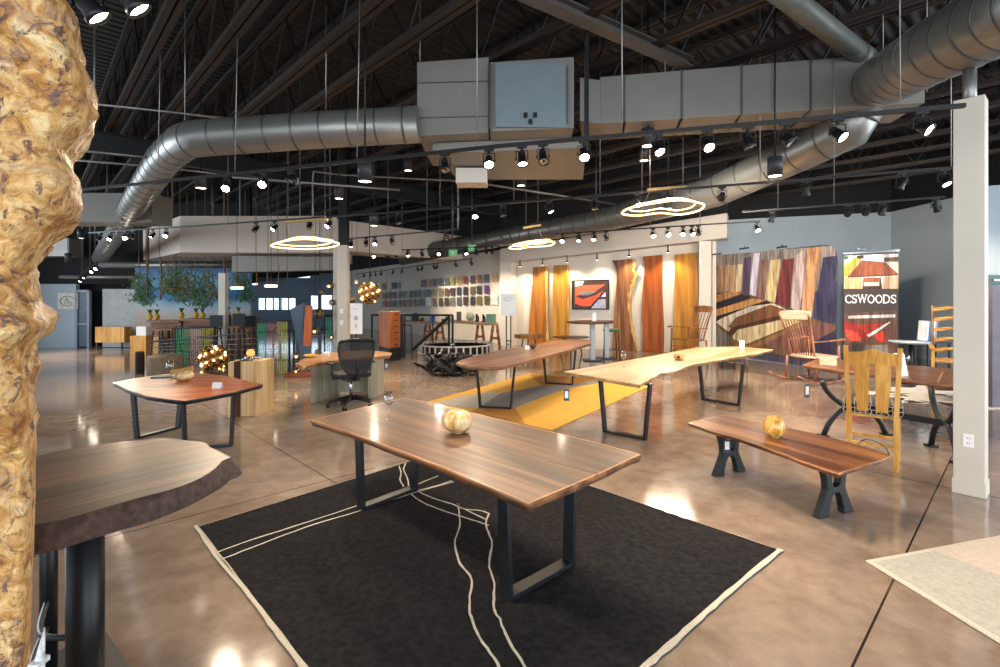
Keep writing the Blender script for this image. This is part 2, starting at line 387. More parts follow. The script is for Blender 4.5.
# grey wall behind the banner and its corner
W0 = on_dir(Vector((11.0, 16.4)), Vector((-.939, .343)), 700); W1 = on_dir(Vector((11.0, 16.4)), Vector((-.939, .343)), 891)
zg = ztop(W1, 212)
wall('wall_banner', W0, W1, 0, zg, M['wall_grey'], z1=ztop(W0, 220) if False else zg) if False else wall('wall_banner', W0, W1, 0, ztop(W0, 221), M['wall_grey'], z1b=zg)
wall('wall_banner_upper', W0, W1, ztop(W0, 221), 6.3, M['dark_wall'], z0b=zg)
W2 = Vector((W1.x - 0.25, 9.4))
wall('wall_right', W1, W2, 0, zg, M['wall_grey_dark']); wall('wall_right_upper', W1, W2, zg, 6.3, M['dark_wall'])
# partition seen past the white column
Q0 = A(986, 300, 8.7); Q1 = A(1040, 300, 8.4)
wall('wall_partition', Q0, Q1, 0, ztop(Q0, 186), M['wall_grey'])
# far left: back wall, door, partition
L0 = Vector(((30 - CX) / F * 18.0, 18.0)); L1 = Vector(((250 - CX) / F * 18.0, 18.0))
LX = lambda x, y: A(x, y, 18.0)
wall('wall_far_left', LX(-60, 0), LX(76, 0), 0, LX(0, 284).z, M['wall_grey'])
wall('wall_far_left_upper', LX(-60, 0) , LX(134, 0), LX(0, 284).z, 6.3, M['dark_wall'])
wall('wall_far_back', A(70, 0, 18.6), A(140, 0, 18.6), 0, 3.0, M['dark_wall'])
dd = thing('door_1', None, None, LX(84, 348)); dd['kind'] = 'structure'
b = MB(); b.slab3([LX(78, 346.5), LX(88.5, 346.5), LX(88.5, 292), LX(78, 292)], (0, .06, 0)); b.build('door_leaf', flat('blue_grey_door', '#4c5a6a', 0.35), dd)
b = MB()
for x in (77.2, 89.3): b.bar(LX(x, 347.4), LX(x, 291), .08, .12, up=(0, 1, 0))
b.bar(LX(77, 291), LX(89.6, 291), .12, .08); b.bar(LX(78, 324), LX(88.5, 324), .1, .05); b.build('door_frame', flat('pale_door_frame', '#8791a0', 0.4), dd)
b = MB(); b.slab3([LX(102.5, 347), LX(135, 347), LX(135, 289), LX(102.5, 289)], (0, .5, 0)); struct(b.build('wall_kiosk', flat('pale_partition', '#a9acab', 0.6)))
# mural wall behind the bar, surface painted with bands of sea and sand
def mural_mat():
    m, nt, b = newmat('painted_beach'); N = nt.nodes; L = nt.links
    tc = N.new('ShaderNodeTexCoord'); sp = N.new('ShaderNodeSeparateXYZ'); L.new(tc.outputs['Object'], sp.inputs[0])
    nz = N.new('ShaderNodeTexNoise'); nz.inputs['Scale'].default_value = 0.5; nz.inputs['Detail'].default_value = 4; L.new(tc.outputs['Object'], nz.inputs['Vector'])
    ma = N.new('ShaderNodeMath'); ma.operation = 'MULTIPLY_ADD'; ma.inputs[1].default_value = 1.1; L.new(nz.outputs['Fac'], ma.inputs[0]); L.new(sp.outputs['Z'], ma.inputs[2])
    mr = N.new('ShaderNodeMapRange'); mr.inputs[1].default_value = 0.5; mr.inputs[2].default_value = 3.6; L.new(ma.outputs[0], mr.inputs[0])
    rp = N.new('ShaderNodeValToRGB'); e = rp.color_ramp.elements
    e[0].position = 0.0; e[0].color = lin('#a08a78'); e[1].position = 1.0; e[1].color = lin('#4f7fb0')
    for p_, c_ in ((.38, '#b5a596'), (.47, '#a9b4bb'), (.54, '#7fa3b8'), (.60, '#1f6a98'), (.70, '#2b7fb4'), (.78, '#6fa3c0'), (.88, '#4a86bb')): q = e.new(p_); q.color = lin(c_)
    L.new(mr.outputs[0], rp.inputs[0]); L.new(rp.outputs[0], b.inputs['Base Color']); b.inputs['Roughness'].default_value = .6; return m
b = MB(); b.slab3([LX(135, 348), LX(250, 348), LX(250, 262), LX(135, 262)], (0, .15, 0)); struct(b.build('wall_mural', mural_mat()))
b = MB(); b.slab3([LX(134, 262), LX(250, 262), LX(250, 40), LX(134, 40)], (0, .15, 0)); struct(b.build('wall_mural_upper', M['dark_wall']))
b = MB(); b.slab3([A(218.3, 352, 15.5), A(225, 352, 15.5), A(225, 273, 15.5), A(218.3, 273, 15.5)], (0, .2, 0)); struct(b.build('trim_bar_post', M['wall_white']))
# hung soffit over the lounge
z0 = A(0, 252.5, 14.5).z
def soffit(name, pts2, z0, z1, mat):
    b = MB(); b.prism(pts2, z0, z1); return struct(b.build(name, mat))
p1 = A(143, 0, 17.5); p2 = A(180, 0, 14.5); p3 = A(336, 0, 14.5); p4 = A(462, 0, 18.5)
soffit('trim_lounge_soffit', [(p1.x, p1.y), (p2.x, p2.y), (p3.x, p3.y), (p3.x - 1, 19.5), (p1.x, 19.5)], z0, A(0, 216, 14.5).z, M['fascia'])
soffit('trim_lounge_soffit_wing', [(p3.x, p3.y), (p4.x, p4.y), (p4.x - .5, p4.y + 1), (p3.x - .5, p3.y + 1.2)], A(0, 250, 14.5).z, A(0, 219, 14.5).z, M['fascia'])
# left outer walls closing the hall
wall('wall_left', (-17.5, 18.1), (-17.5, 14.5), 0, 6.3, M['wall_grey_dark'])

# ---- white column (right) and the inner column
cth = Vector((0.643, -0.766)); cn = Vector((0.766, 0.643)); c0 = Vector((G(953, 492).x, G(953, 492).y)); cw = 0.212
def colpoly(g): return [c0 - cth * g - cn * g, c0 + cth * (cw + g) - cn * g, c0 + cth * (cw + g) + cn * (cw + g), c0 - cth * g + cn * (cw + g)]
ct = thing('trim_column_right', None, None, (c0.x + .1, c0.y, 0)); ct['kind'] = 'structure'
zt = ztop(Vector((0, c0.y)), 101)
b = MB(); b.prism(colpoly(0), 0, zt); b.build('column_casing', M['white'], ct, bevel=.006)
b = MB(); b.prism(colpoly(0.008), 0, 0.13); b.build('baseboard', M['white'], ct, bevel=.004)
b = MB(); oc = Vector((c0.x, c0.y, 0)) + Vector((cth.x, cth.y, 0)) * .105 + Vector((0, 0, A(0, 438, c0.y).z)); n3 = Vector((-cn.x, -cn.y, 0)); t3 = Vector((cth.x, cth.y, 0))
b.obox(oc + n3 * .004, t3 * .036, n3 * .004, (0, 0, .058)); b.build('outlet_plate', M['card'], ct)
b = MB()
for dz in (-.022, .022):
    for dx in (-.008, .008): b.obox(oc + n3 * .0085 + t3 * dx + Vector((0, 0, dz)), t3 * .002, n3 * .001, (0, 0, .007))
b.build('outlet_slot', M['black'], ct)
b = MB(); cc = c0 + cth * .1 + cn * .1; b.tube([(cc.x, cc.y, zt - .1), (cc.x, cc.y, 3.93)], .05); b.build('column_core', M['conduit'], ct)
cl = thing('trim_column_inner', None, None, A(340, 0, 12.2).xy.to_3d()); cl['kind'] = 'structure'; cl.location.z = 0
x0, x1, x2 = A(333.2, 0, 12.5), A(337.3, 0, 12.2), A(346.6, 0, 12.2)
b = MB(); b.prism([(x0.x, x0.y), (x1.x, x1.y), (x2.x, x2.y), (x2.x, x2.y + .25), (x0.x, x0.y + .15)], 0, ztop(x1, 245)); b.build('column_casing', M['white'], cl)
b = MB(); b.prism([(x1.x + .02, x1.y + .01), (x2.x, x1.y + .01), (x2.x, x1.y + .24), (x1.x + .02, x1.y + .24)], ztop(x1, 245), 6.3); b.build('column_sleeve', M['black'], cl)
b = MB()
for y in (311, 322.5): q = A(341.5, y, 12.2); b.box((q.x, q.y - .006, q.z), (.08, .012, .12))
b.build('switch_plate', M['card'], cl)

# ================================================================ CEILING STEEL
def joist(k, s):
    zb, zt_ = 5.2, 6.2
    t0, t1 = -6.0 if s < 8 else -9.0, 26.0
    # clip to the floor rectangle
    ts = [t for t in [t0 + .25 * i for i in range(int((t1 - t0) * 4))] if -20 < (U * s + V * t).x < 14 and 0.2 < (U * s + V * t).y < 33]
    if len(ts) < 8: return
    a, c = U * s + V * ts[0], U * s + V * ts[-1]
    jt = thing('ceiling_joist', ord_(k) + ' open web steel joist under the dark deck, counted from the left wall', 'joist', ((a.x + c.x) / 2, (a.y + c.y) / 2, zb), 0, 'open web joists of the ceiling')
    for z, nm in ((zb, 'bottom_chord'), (zt_, 'top_chord')):
        b = MB()
        for off in (-.05, .05):
            o = U * off; b.bar((a.x + o.x, a.y + o.y, z), (c.x + o.x, c.y + o.y, z), .075, .08)
        b.build(nm, M['joist'], jt)
    b = MB(); n = int((ts[-1] - ts[0]) / .62)
    for i in range(n):
        p = U * s + V * (ts[0] + .62 * i); q = U * s + V * (ts[0] + .62 * (i + 1))
        za, zc = (zb, zt_) if i % 2 == 0 else (zt_, zb)
        b.bar((p.x, p.y, za), (q.x, q.y, zc), .026, .026)
    b.build('web', M['black'], jt)
def ord_(k): return ['first', 'second', 'third', 'fourth', 'fifth', 'sixth', 'seventh', 'eighth', 'ninth', 'tenth', 'eleventh', 'twelfth', 'thirteenth', 'fourteenth', 'fifteenth', 'sixteenth', 'seventeenth', 'eighteenth', 'nineteenth', 'twentieth', 'twenty-first', 'twenty-second', 'twenty-third', 'twenty-fourth'][k]
for k, s in enumerate([0.2, 1.26, 1.95, 2.96, 3.67, 4.9, 6.13, 7.34, 8.6, 9.8, 11.1, 12.4, 13.7, 15.0, 16.4, 17.8]): joist(k, s)
# girders across the joists
def girder(name, a, c, w, h, label, mat=None):
    b = MB(); b.bar(a, c, w, .02); 
    up = Vector((0, 0, 1))
    b.bar(Vector(a) + up * h / 2, Vector(c) + up * h / 2, .02, h); b.bar(Vector(a) + up * h, Vector(c) + up * h, w, .02)
    o = b.build(name, mat or M['joist']); return tag(o, label, 'beam')
girder('steel_beam', P(500, -14, 5.06), P(688, 68, 5.06), .18, .12, 'long steel roof beam running away above the unit with the access door', flat('grey_beam', '#56534f', .5, .2))
for s0, lab in ((13.0, 'dark roof girder crossing the joists near the far end'),):
    a_, c_ = U * -1 + V * s0, U * 20 + V * s0
    girder('roof_girder', (a_.x, a_.y, 4.75), (c_.x, c_.y, 4.75), .2, .4, lab, M['black'])
b = MB(); b.tube([P(775, -12, 5.05), P(858, 52, 5.05)], .125, 16); b.tube([P(858, 52, 5.05), P(866, 58, 5.05)], .135, 16)
tag(b.build('round_pipe', flat('grey_pipe', '#5d605a', .5, .2)), 'thick grey round pipe slanting down behind the rectangular duct', 'pipe')

# ================================================================ DUCTS
def round_duct(parent, name, path, r, seam=0.45, mat=None):
    b = MB(); b.tube(path, r, 28); d = b.build(name, mat or M['galv_round'], parent)
    L_ = 0; b = MB(); pts = [Vector(p) for p in path]; rs = r if isinstance(r, list) else [r] * len(pts)
    nxt = seam / 2
    for i in range(len(pts) - 1):
        seg = (pts[i + 1] - pts[i]); l = seg.length
        while nxt < L_ + l:
            q = pts[i] + seg * ((nxt - L_) / l); rr = rs[i] + (rs[i + 1] - rs[i]) * (nxt - L_) / l
            b = MB(); b.tube([q - seg.normalized() * .012, q + seg.normalized() * .012], rr + .006, 28); b.build('seam', M['seam'], d); nxt += seam
        L_ += l
    return d
dl = thing('round_duct', 'silver round duct running left from the box unit and bending away to the back', 'duct', A(300, 134, 7))
pA = A(419, 124.5, 7.0); pB = A(205, 138, 7.0)
bend = smoothline([pB, A(184, 142, 7.25), A(163, 160, 8.2)], 6)
round_duct(dl, 'duct_run', [pA, A(320, 130, 7.0), pB] + bend[1:] + [A(140, 195, 10.0), A(100, 258, 17.3)], [.25] * (len(bend) + 3) + [.23], .38)
b = MB(); q0 = A(60, 0, 11.2); z_0, z_1 = A(0, 222, 11.2).z, A(0, 193, 11.2).z
b.prism([(A(20, 0, 11.2).x, 11.2), (A(152, 0, 11.2).x, 11.2), (A(152, 0, 11.2).x, 11.9), (A(20, 0, 11.2).x, 11.9)], z_0, z_1)
tag(b.build('duct_plenum', M['galv']), 'grey rectangular duct box behind the burl slab and under the round duct', 'duct')
# box unit above the track
un = thing('air_handler', 'grey sheet metal box unit with an access door above the front track', 'air handler', A(500, 131, 7))
y0 = 7.0; zb_ = A(0, 136, y0).z; ztp = A(0, 62, y0).z
b = MB(); b.prism([(A(417, 0, y0).x, y0), (A(489, 0, y0).x, y0 - .15), (A(489, 0, y0).x, y0 + 1.6), (A(417, 0, y0).x, y0 + 1.6)], zb_, ztp); cbn = b.build('cabinet', M['galv'], un, bevel=.01)
for yy in (83, 118): b = MB(); b.bar(A(418, yy, y0 - .01), A(488, yy - 2, y0 - .16), .012, .012); b.build('seam', M['seam'], cbn)
b = MB(); xa, xb = A(490, 0, 6.75), A(574, 0, 6.6)
b.prism([(xa.x, xa.y), (xb.x, xb.y), (xb.x + .1, 8.4), (xa.x, 8.5)], A(0, 131.5, 6.75).z, A(0, 62, 6.75).z); fc = b.build('fan_section', M['galv'], un, bevel=.01)
b = MB(); b.obox((A(531, 95, 6.64)), ((A(570, 95, 6.58) - A(492, 95, 6.72)) * .5 * .93).to_tuple(), (0, .012, 0), (0, 0, .43)); dr = b.build('access_door', flat('painted_grey_door', '#7d8a90', .45, .35, .05), un, bevel=.006)
b = MB()
for x, y in ((525.5, 115), (535, 115), (530.5, 121.5)): q = A(x, y, 6.6); b.box(q, (.05, .03, .06))
b.build('latch', M['black'], dr)
b = MB(); b.bar(A(567, 66, 6.57), A(567, 124, 6.57), .02, .03, up=(0, 1, 0)); b.bar(A(490.5, 64, 6.7), A(490.5, 130, 6.7), .03, .03, up=(0, 1, 0)); b.build('edge_strip', M['seam'], un)
b = MB(); b.prism([(A(430, 0, 7).x, 7.3), (A(586, 0, 7).x, 7.0), (A(582, 0, 9).x, 8.9), (A(458, 0, 9).x, 8.9)], zb_ - .16, zb_ - .01)
tag(b.build('duct_transition', M['galv']), 'flat metal duct box under the air handler above the spotlights', 'duct')
b = MB(); q = A(472, 178, 8.2); b.box(q, (.5, .4, .24)); b.bar(q + Vector((0, 0, .1)), q + Vector((0, 0, .8)), .03, .03)
tag(b.build('junction_box', M['wall_white'], bevel=.01), 'small white box hung below the metal box unit', 'box')
# rectangular duct to the right
rd = thing('rectangular_duct', 'long grey rectangular sheet metal duct running right to the round duct', 'duct', P(740, 116, 4.33))
e0, e1 = P(600, 123.5, 4.33), P(925, 102.5, 4.33); dv = (e1 - e0).normalized(); bk = Vector((-dv.y, dv.x, 0)) * .78; hz = Vector((0, 0, .68))
b = MB(); b.slab3([e0, e1, e1 + bk, e0 + bk], hz); tr = b.build('duct_body', M['galv'], rd, bevel=.006)
for k in (0.08, .27, .46, .67, .86): q = e0.lerp(e1, k); b = MB(); b.slab3([q - bk * .01, q + dv * .03 - bk * .01, q + dv * .03 + bk * 1.01, q + bk * 1.01], hz * 1.01); b.build('seam', M['seam'], tr)
e2 = P(580, 121, 4.36)
b = MB(); b.slab3([e2, e0, e0 + bk, e2 + bk * .9], hz * .93); b.build('duct_elbow', M['galv'], rd)
b = MB(); b.bar(A(586.5, 150, 6.2), (A(586.5, 40, 6.2).x, 6.2, 6.3), .05, .05); tag(b.build('hanger_post', M['black']), 'dark upright steel hanger beside the access door', 'hanger')
dr_ = thing('round_duct', 'large silver round duct rising toward the upper right corner', 'duct', A(880, 80, 5.4))
ctr = [A(880, 82, 6.5), A(895, 74, 6.0), A(935, 50, 5.0), A(1010, 12, 4.1), A(1100, -30, 3.3)]
round_duct(dr_, 'duct_run', ctr, .32, .28)
lt = [A(866, 98, 6.95), A(850, 128, 7.1), A(800, 152, 7.9), A(715, 191, 9.4), A(600, 221, 13.2), A(500, 238, 17.2), A(400, 257, 17.6)]
d2 = thing('round_duct', 'long tan-lit round duct receding left above the white bulkhead', 'duct', lt[2])
round_duct(d2, 'duct_run', lt, .30, .5)
b = MB(); b.tube([A(100, 265, 16.8), A(235, 265, 16.8)], .1, 12); b.tube([A(60, 277, 16.9), A(140, 277, 16.9)], .06, 10)
tag(b.build('horizontal_pipe', M['galv_round']), 'thin silver pipe running level above the hanging vines', 'pipe')
b = MB(); b.box(A(50, 248, 17.0), (1.8, .6, .6)); b.bar(A(50, 248, 17.0), (A(50, 248, 17.0).x, 17.0, 6.29), .04, .04, up=(0, 1, 0)); tag(b.build('duct_box', M['galv']), 'grey duct end high on the far left beside the burl slab', 'duct')
b = MB(); b.slab3([A(232, 272, 14.9), A(333, 270, 14.9), A(333, 257, 14.9), A(232, 256, 14.9)], (0, .5, 0)); b.bar(A(240, 257, 15.2), (A(240, 257, 15.2).x, 15.2, 6.3), .03, .03, up=(0, 1, 0)); b.bar(A(300, 257, 15.2), (A(300, 257, 15.2).x, 15.2, 6.3), .03, .03, up=(0, 1, 0)); tag(b.build('grey_duct', M['galv']), 'flat grey duct behind the vines left of the inner column', 'duct')
# ================================================================ TRACK LIGHTING
def mesh_only(b, name, mats):
    o = b.build(name, mats, None, world=False); me = o.data; bpy.data.objects.remove(o); return me
b = MB(); b.box((0, 0, -.012), (.10, .035, .03)); b.lathe([(.018, 0), (.018, -.035)], (0, 0, -.02), 10); ME_ad = mesh_only(b, 'adapter', M['black'])
b = MB()
b.bar((-.062, 0, -.055), (.062, 0, -.055), .018, .006)
for s in (-1, 1): b.bar((s * .062, 0, -.055), (s * .062, 0, -.15), .006, .018, up=(0, 1, 0)); b.lathe([(.012, -.006), (.012, .008)], (s * .062, 0, -.135), 8, axis=(s, 0, 0))
ME_yk = mesh_only(b, 'yoke', M['black'])
b = MB(); b.lathe([(.024, .075), (.034, .07), (.036, .02), (.042, .015), (.042, -.03), (.056, -.05), (.058, -.075), (.050, -.075), (.046, -.058)], n=18)
for z in (.03, .045, .06): b.lathe([(.038, z - .004), (.038, z + .004)], n=18)
ME_cn = mesh_only(b, 'can', M['black'])
b = MB(); b.lathe([(.0, -.066), (.03, -.067), (.049, -.062)], n=18, cap=False)
ME_on = mesh_only(b, 'lens', M['lens']); 
b = MB(); b.lathe([(.0, -.055), (.03, -.060), (.049, -.066)], n=18, cap=False); ME_of = mesh_only(b, 'lens_off', M['lens_off'])
SPOT = bpy.data.lights.new('bulb', 'SPOT'); SPOT.energy = 165; SPOT.color = (1.0, .80, .58); SPOT.spot_size = R(85); SPOT.spot_blend = .8; SPOT.shadow_soft_size = .05
SPOTF = SPOT.copy(); SPOTF.energy = 480; SPOTF.spot_size = R(125); SPOTF.color = (1.0, .88, .74)
def aim_q(d): return Vector((0, 0, -1)).rotation_difference(Vector(d).normalized())
def head(pos, aim, lit, label, yaw=0.0, light=True, group=None, s=1.0):
    t = thing('track_spotlight', label, 'spotlight', pos, yaw, group)
    t.scale = (s, s, s)
    def ch(nm, me):
        o = bpy.data.objects.new(nm, me); sc.collection.objects.link(o); o.parent = t; return o
    ch('adapter', ME_ad); ch('yoke', ME_yk)
    c = ch('can', ME_cn); c.location = (0, 0, -.135); a = Matrix.Rotation(-yaw, 3, 'Z') @ Vector(aim)
    c.rotation_mode = 'QUATERNION'; c.rotation_quaternion = aim_q(a)
    l = bpy.data.objects.new('lens', ME_on if lit else ME_of); sc.collection.objects.link(l); l.parent = c
    if lit and light:
        e = bpy.data.objects.new('bulb', SPOT if light is True else SPOTF); sc.collection.objects.link(e); e.parent = c; e.location = (0, 0, -.08)
    return t
def on_line(x, a, c):
    q = W(x, 300, a, c); t = (Vector(q.xy) - Vector(a.xy)).length / (Vector(c.xy) - Vector(a.xy)).length
    return Vector((q.x, q.y, a.z + (c.z - a.z) * t))
def track(label, a, c, heads, where, wires=(), w=.036):
    b = MB(); b.bar(a, c, w, .03); o = b.build('lighting_track', M['black']); tag(o, label, 'lighting track')
    yaw = math.atan2((c - a).y, (c - a).x)
    nm = 0
    nW = Vector((.78, .625, -1.0))
    for i, h in enumerate(heads):
        if h[1] == 2: h = (h[0], 2, h[3], 1) if len(h) > 3 else (h[0], 2, nW)
        x, lit, aim = h[0], h[1], h[2] if len(h) > 2 else (random.uniform(-.5, .5), random.uniform(-.9, -.3), -1)
        p = on_line(x, a, c); p.z -= .015
        head(p, aim, lit, ('lit' if lit == 1 else 'dark' if not lit else 'wall-facing') + ' black track spotlight, ' + ord_(i) + ' from the left on ' + where, yaw, 2 if lit == 2 and len(h) > 3 else True)
    for i, x in enumerate(wires):
        p = on_line(x, a, c); b = MB(); b.tube([p, (p.x, p.y, 6.3)], .006, 5); tag(b.build('suspension_cable', M['conduit']), ord_(i) + ' thin steel suspension cable from the left above ' + where, 'cable', 'track suspension cables')
T1a, T1m, T1c = P(80, 190, 3.4), P(500, 146, 3.4), P(965, 105.5, 3.4)
b = MB(); b.bar(T1a, T1m, .04, .035); b.bar(T1m, T1c, .04, .035); tag(b.build('lighting_track', M['black']), 'long black lighting track nearest the camera, in front of the ducts', 'lighting track')
h1 = [(226.7, 1, (.2, -1, -.9)), (263.5, 1, (.1, -1, -.7)), (292, 0, (1, -.1, -.3)), (445, 0, (.2, -.4, -1)), (489, 1, (.05, -.9, -1)), (522, 1, (.1, -.3, -1)), (543, 0, (.1, -.5, -1)), (584, 1, (0, -.8, -1)),
      (657.5, 1, (.25, -.7, -1)), (707, 1, (.1, -.9, -1)), (748, 0, (.2, -.2, -1)), (786, 0, (.5, -.5, -.8)), (837.5, 1, (.5, -.9, -1)), (921.6, 1, (.6, -1, -.9))]
for i, (x, lit, aim) in enumerate(h1):
    a_, c_ = (T1a, T1m) if x < 500 else (T1m, T1c); p = on_line(x, a_, c_); p.z -= .017
    head(p, aim, lit, ('lit' if lit else 'dark') + ' black track spotlight, ' + ord_(i) + ' from the left on the long front track', math.atan2((c_ - a_).y, (c_ - a_).x))
for i, (x, ys) in enumerate(((158, 30), (235, 20), (357, 5), (477, 0), (622, 0), (900, 0))):
    p = on_line(x, *((T1a, T1m) if x < 500 else (T1m, T1c))); b = MB(); b.tube([p, (p.x + (.05 if x < 400 else 0), p.y, 6.3)], .006, 5)
    tag(b.build('suspension_cable', M['conduit']), ord_(i) + ' thin steel cable from the left above the long front track', 'cable', 'track suspension cables')
T2 = [P(89, 233, 3.4), P(400, 212, 3.4), P(580, 197, 3.4), P(955, 167.5, 3.4)]
track('black lighting track behind the front one, left third of the ceiling', T2[0], T2[1], [(99.6, 0), (110, 1), (125, 1, (.5, -.8, -.7)), (133, 0), (152.6, 1), (166, 1, (.2, -1, -1)), (256, 0), (274.5, 1), (309.5, 0), (328.5, 1), (398, 0, (.3, -.3, -1))],
      'the second track, left stretch', (107, 172, 228, 300, 330))
track('black lighting track behind the front one, middle of the ceiling', T2[1], T2[2], [(475, 1, (.1, -.8, -1)), (503, 0), (549, 1, (.6, -.3, -1))], 'the second track, middle stretch', (440, 514))
track('black lighting track behind the front one, right third of the ceiling', T2[2], T2[3], [(594.7, 0, (0, -.3, -1)), (637.6, 1, (.1, -.7, -1)), (722, 2, None, (.3, 1, -.25)), (806, 1, (.3, .6, -1)), (902, 1, (-.3, .5, -1)), (944, 1, (.1, -.6, -1))],
      'the second track, right stretch', (600, 642, 760, 834, 951))
track('short black lighting track right of the inner column', P(346, 239, 3.3), P(459, 229, 3.3), [(351, 1, (0, -.2, -1)), (366, 0), (375, 1, (.1, -.9, -1)), (392, 0), (446, 0)], 'the track right of the inner column', (388, 427))
track('black lighting track above the slab alcove', P(556, 234, 3.4), P(760, 221, 3.4), [(562.5, 1), (579, 1), (594, 1), (606, 0), (653, 1), (668, 1, (0, -1, -.8)), (683, 1), (692, 1), (698.4, 0), (772 - 15, 1, (0, -.8, -1))],
      'the track above the slab alcove', (596, 650, 700))
track('black lighting track before the grey wall', P(742, 212, 3.4), P(945, 197, 3.4), [(772, 1, (0, .5, -1)), (849.5, 2, None, (.1, 1, -.25)), (866, 2, None, (.6, 1, -.25)), (883, 1, (.1, .6, -1)), (936, 1, (.8, .3, -1))],
      'the track before the grey wall', (778, 834))
track('black lighting track over the vines and lounge', P(194, 248, 3.35), P(345, 247.5, 3.35), [(204, 0, (-.5, -.4, -1)), (214, 1, (0, -1, -.8)), (223, 0), (231, 0), (245, 0), (263.7, 1, (0, -1, -.8)), (297, 0), (306.7, 1), (316.6, 1), (330, 0)],
      'the track over the vines', (213, 312))
track('black lighting track behind the exit sign', P(352, 252, 3.35), P(500, 246, 3.35), [(374, 1, (0, -1, -.8)), (389, 0), (397, 0), (408, 1), (422, 0), (439, 1, (0, -1, -.8)), (466, 1), (476, 0), (486, 0), (492, 0)],
      'the track behind the exit sign', (402, 452))
track('black lighting track along the wall of sample boards', P(357, 274, 3.15), P(472, 258.5, 3.15), [(364, 0), (370.6, 0), (375.6, 0), (381, 0), (393, 0), (402, 0), (417.7, 2), (422, 0), (434, 2), (437, 0), (455.6, 2), (471, 2)],
      'the track along the sample boards', (380, 440))
track('short lighting track far left beside the burl slab', A(78, 277, 16.6), A(98, 262, 15.8), [(80.5, 1), (85, 1), (92.5, 1, (0, -1, -.8)), (96.5, 1, (0, -1, -.8))], 'the far left track', (82, 90, 95))
# two big heads close by at the upper left
for i, (x, y) in enumerate(((87, 4), (128, -4))):
    p = A(x, y, 2.9) + Vector((0, 0, .17)); b = MB()
    head(p, (.7, .45, -1), True, ('large close spotlight nearest the burl slab top' if i == 0 else 'large close spotlight cut by the top edge, right of its twin'), .2, s=1.25)
b = MB(); b.bar(A(40, -18, 2.95) , A(190, -38, 2.85), .04, .035); tag(b.build('lighting_track', M['black']), 'lighting track over the burl slab', 'lighting track')
# ceiling cylinder downlights
DL = bpy.data.lights.new('bulb', 'SPOT'); DL.energy = 130; DL.color = (1.0, .82, .62); DL.spot_size = R(100); DL.spot_blend = .7; DL.shadow_soft_size = .08
dls = [(201, 188.5, 9.0, 'lone over the left of the hall'), (365, 182, 6.6, 'largest, right of the inner column top'), (339, 199, 9.5, 'just above the inner column sleeve'), (374, 226, 9.8, 'low one above the sample track'), (408, 171, 11, 'small one left of the white box'),
       (521, 186, 10, 'small one below the duct transition'), (648, 146.5, 7.4, 'just under the rectangular duct'), (644, 161, 9.5, 'small one under the rectangular duct'), (775, 176.5, 6.8, 'beside the slanting round duct'), (81, 238.5, 14, 'far left beside the burl slab'), (68, 262, 15.5, 'far left and lowest'), (668, 209, 10, 'behind the larger ring light')]
for x, y, Y, lab in dls:
    p = A(x, y, Y); r = .085 if Y > 9 else .095
    t = thing('cylinder_downlight', 'grey cylinder downlight, ' + lab, 'downlight', p, 0, 'cylinder downlights')
    b = MB(); b.lathe([(r * .9, .02), (r, 0), (r, .26), (r * .3, .28)], p, 18); b.build('housing', M['housing'], t)
    b = MB(); b.lathe([(0, .012), (r * .88, .01)], p, 18, cap=False); b.build('lens', M['down'], t)
    b = MB(); b.tube([p + Vector((0, 0, .27)), (p.x, p.y, 6.3)], .012, 6); b.build('stem', M['black'], t)
    e = bpy.data.objects.new('bulb', DL); sc.collection.objects.link(e); e.parent = t; e.location = (0, 0, -.03)
# conduits, cables
for nm, pts, r, lab in (
    ('conduit', [P(232, 177, 3.7), P(400, 190, 3.7)], .02, 'thin grey conduit crossing level behind the two bright spotlights'),
    ('conduit', [P(75, 160, 4.0), P(170, 168, 4.0), P(235, 176, 4.0)], .018, 'upper thin grey conduit right of the burl slab'),
    ('conduit', [P(75, 150, 4.0), P(155, 158, 4.0)], .018, 'lower thin grey conduit right of the burl slab'),
    ('conduit', [(P(95, 104, 4.6).x, P(95, 104, 4.6).y, 6.3), P(95, 104, 4.6), P(225, 118, 4.6)], .02, 'thin wire conduit above the bend of the left duct'),
    ('conduit', [P(460, 180, 4.1), P(640, 208, 4.1)], .025, 'grey conduit passing behind the middle spotlights'),
    ('conduit', smoothline([A(458, 229, 11.5), A(458, 185, 11.5), A(455, 181, 11.5), A(440, 180, 11.5), A(345, 175, 11.5), A(318, 172, 11.5), A(313, 176, 11.5), A(313, 218, 11.5)], 3), .022, 'bent grey conduit looping over the inner column')):
    b = MB(); b.tube(pts, r, 8); tag(b.build(nm, M['conduit']), lab, 'conduit')
for x, y0, y1, Y, lab in ((185, 15, 120, 7, 'thin vertical cable over the left duct bend'), (326, 40, 110, 6.9, 'thin cable holding the left round duct'), (420, -10, 65, 6.8, 'thin cable holding the box unit'), (883, 0, 55, 6.5, 'thin cable beside the big round duct'), (927, -10, 92, 5.5, 'thin cable right of the big round duct'), (665, -10, 72, 6.9, 'thin cable over the rectangular duct')):
    b = MB(); b.tube([(A(x, y0, Y).x, Y, 6.3), A(x, y1, Y)], .007, 5); tag(b.build('hanging_cable', M['conduit']), lab, 'cable')
b = MB(); b.tube([(A(700, 180, 12).x, 12, 6.3), A(700, 262, 12)], .008, 5); b.tube([A(700, 259, 12), A(700, 266, 12)], .03, 8)
tag(b.build('pull_cord', M['card']), 'white pull cord hanging in front of the white pier', 'cord')
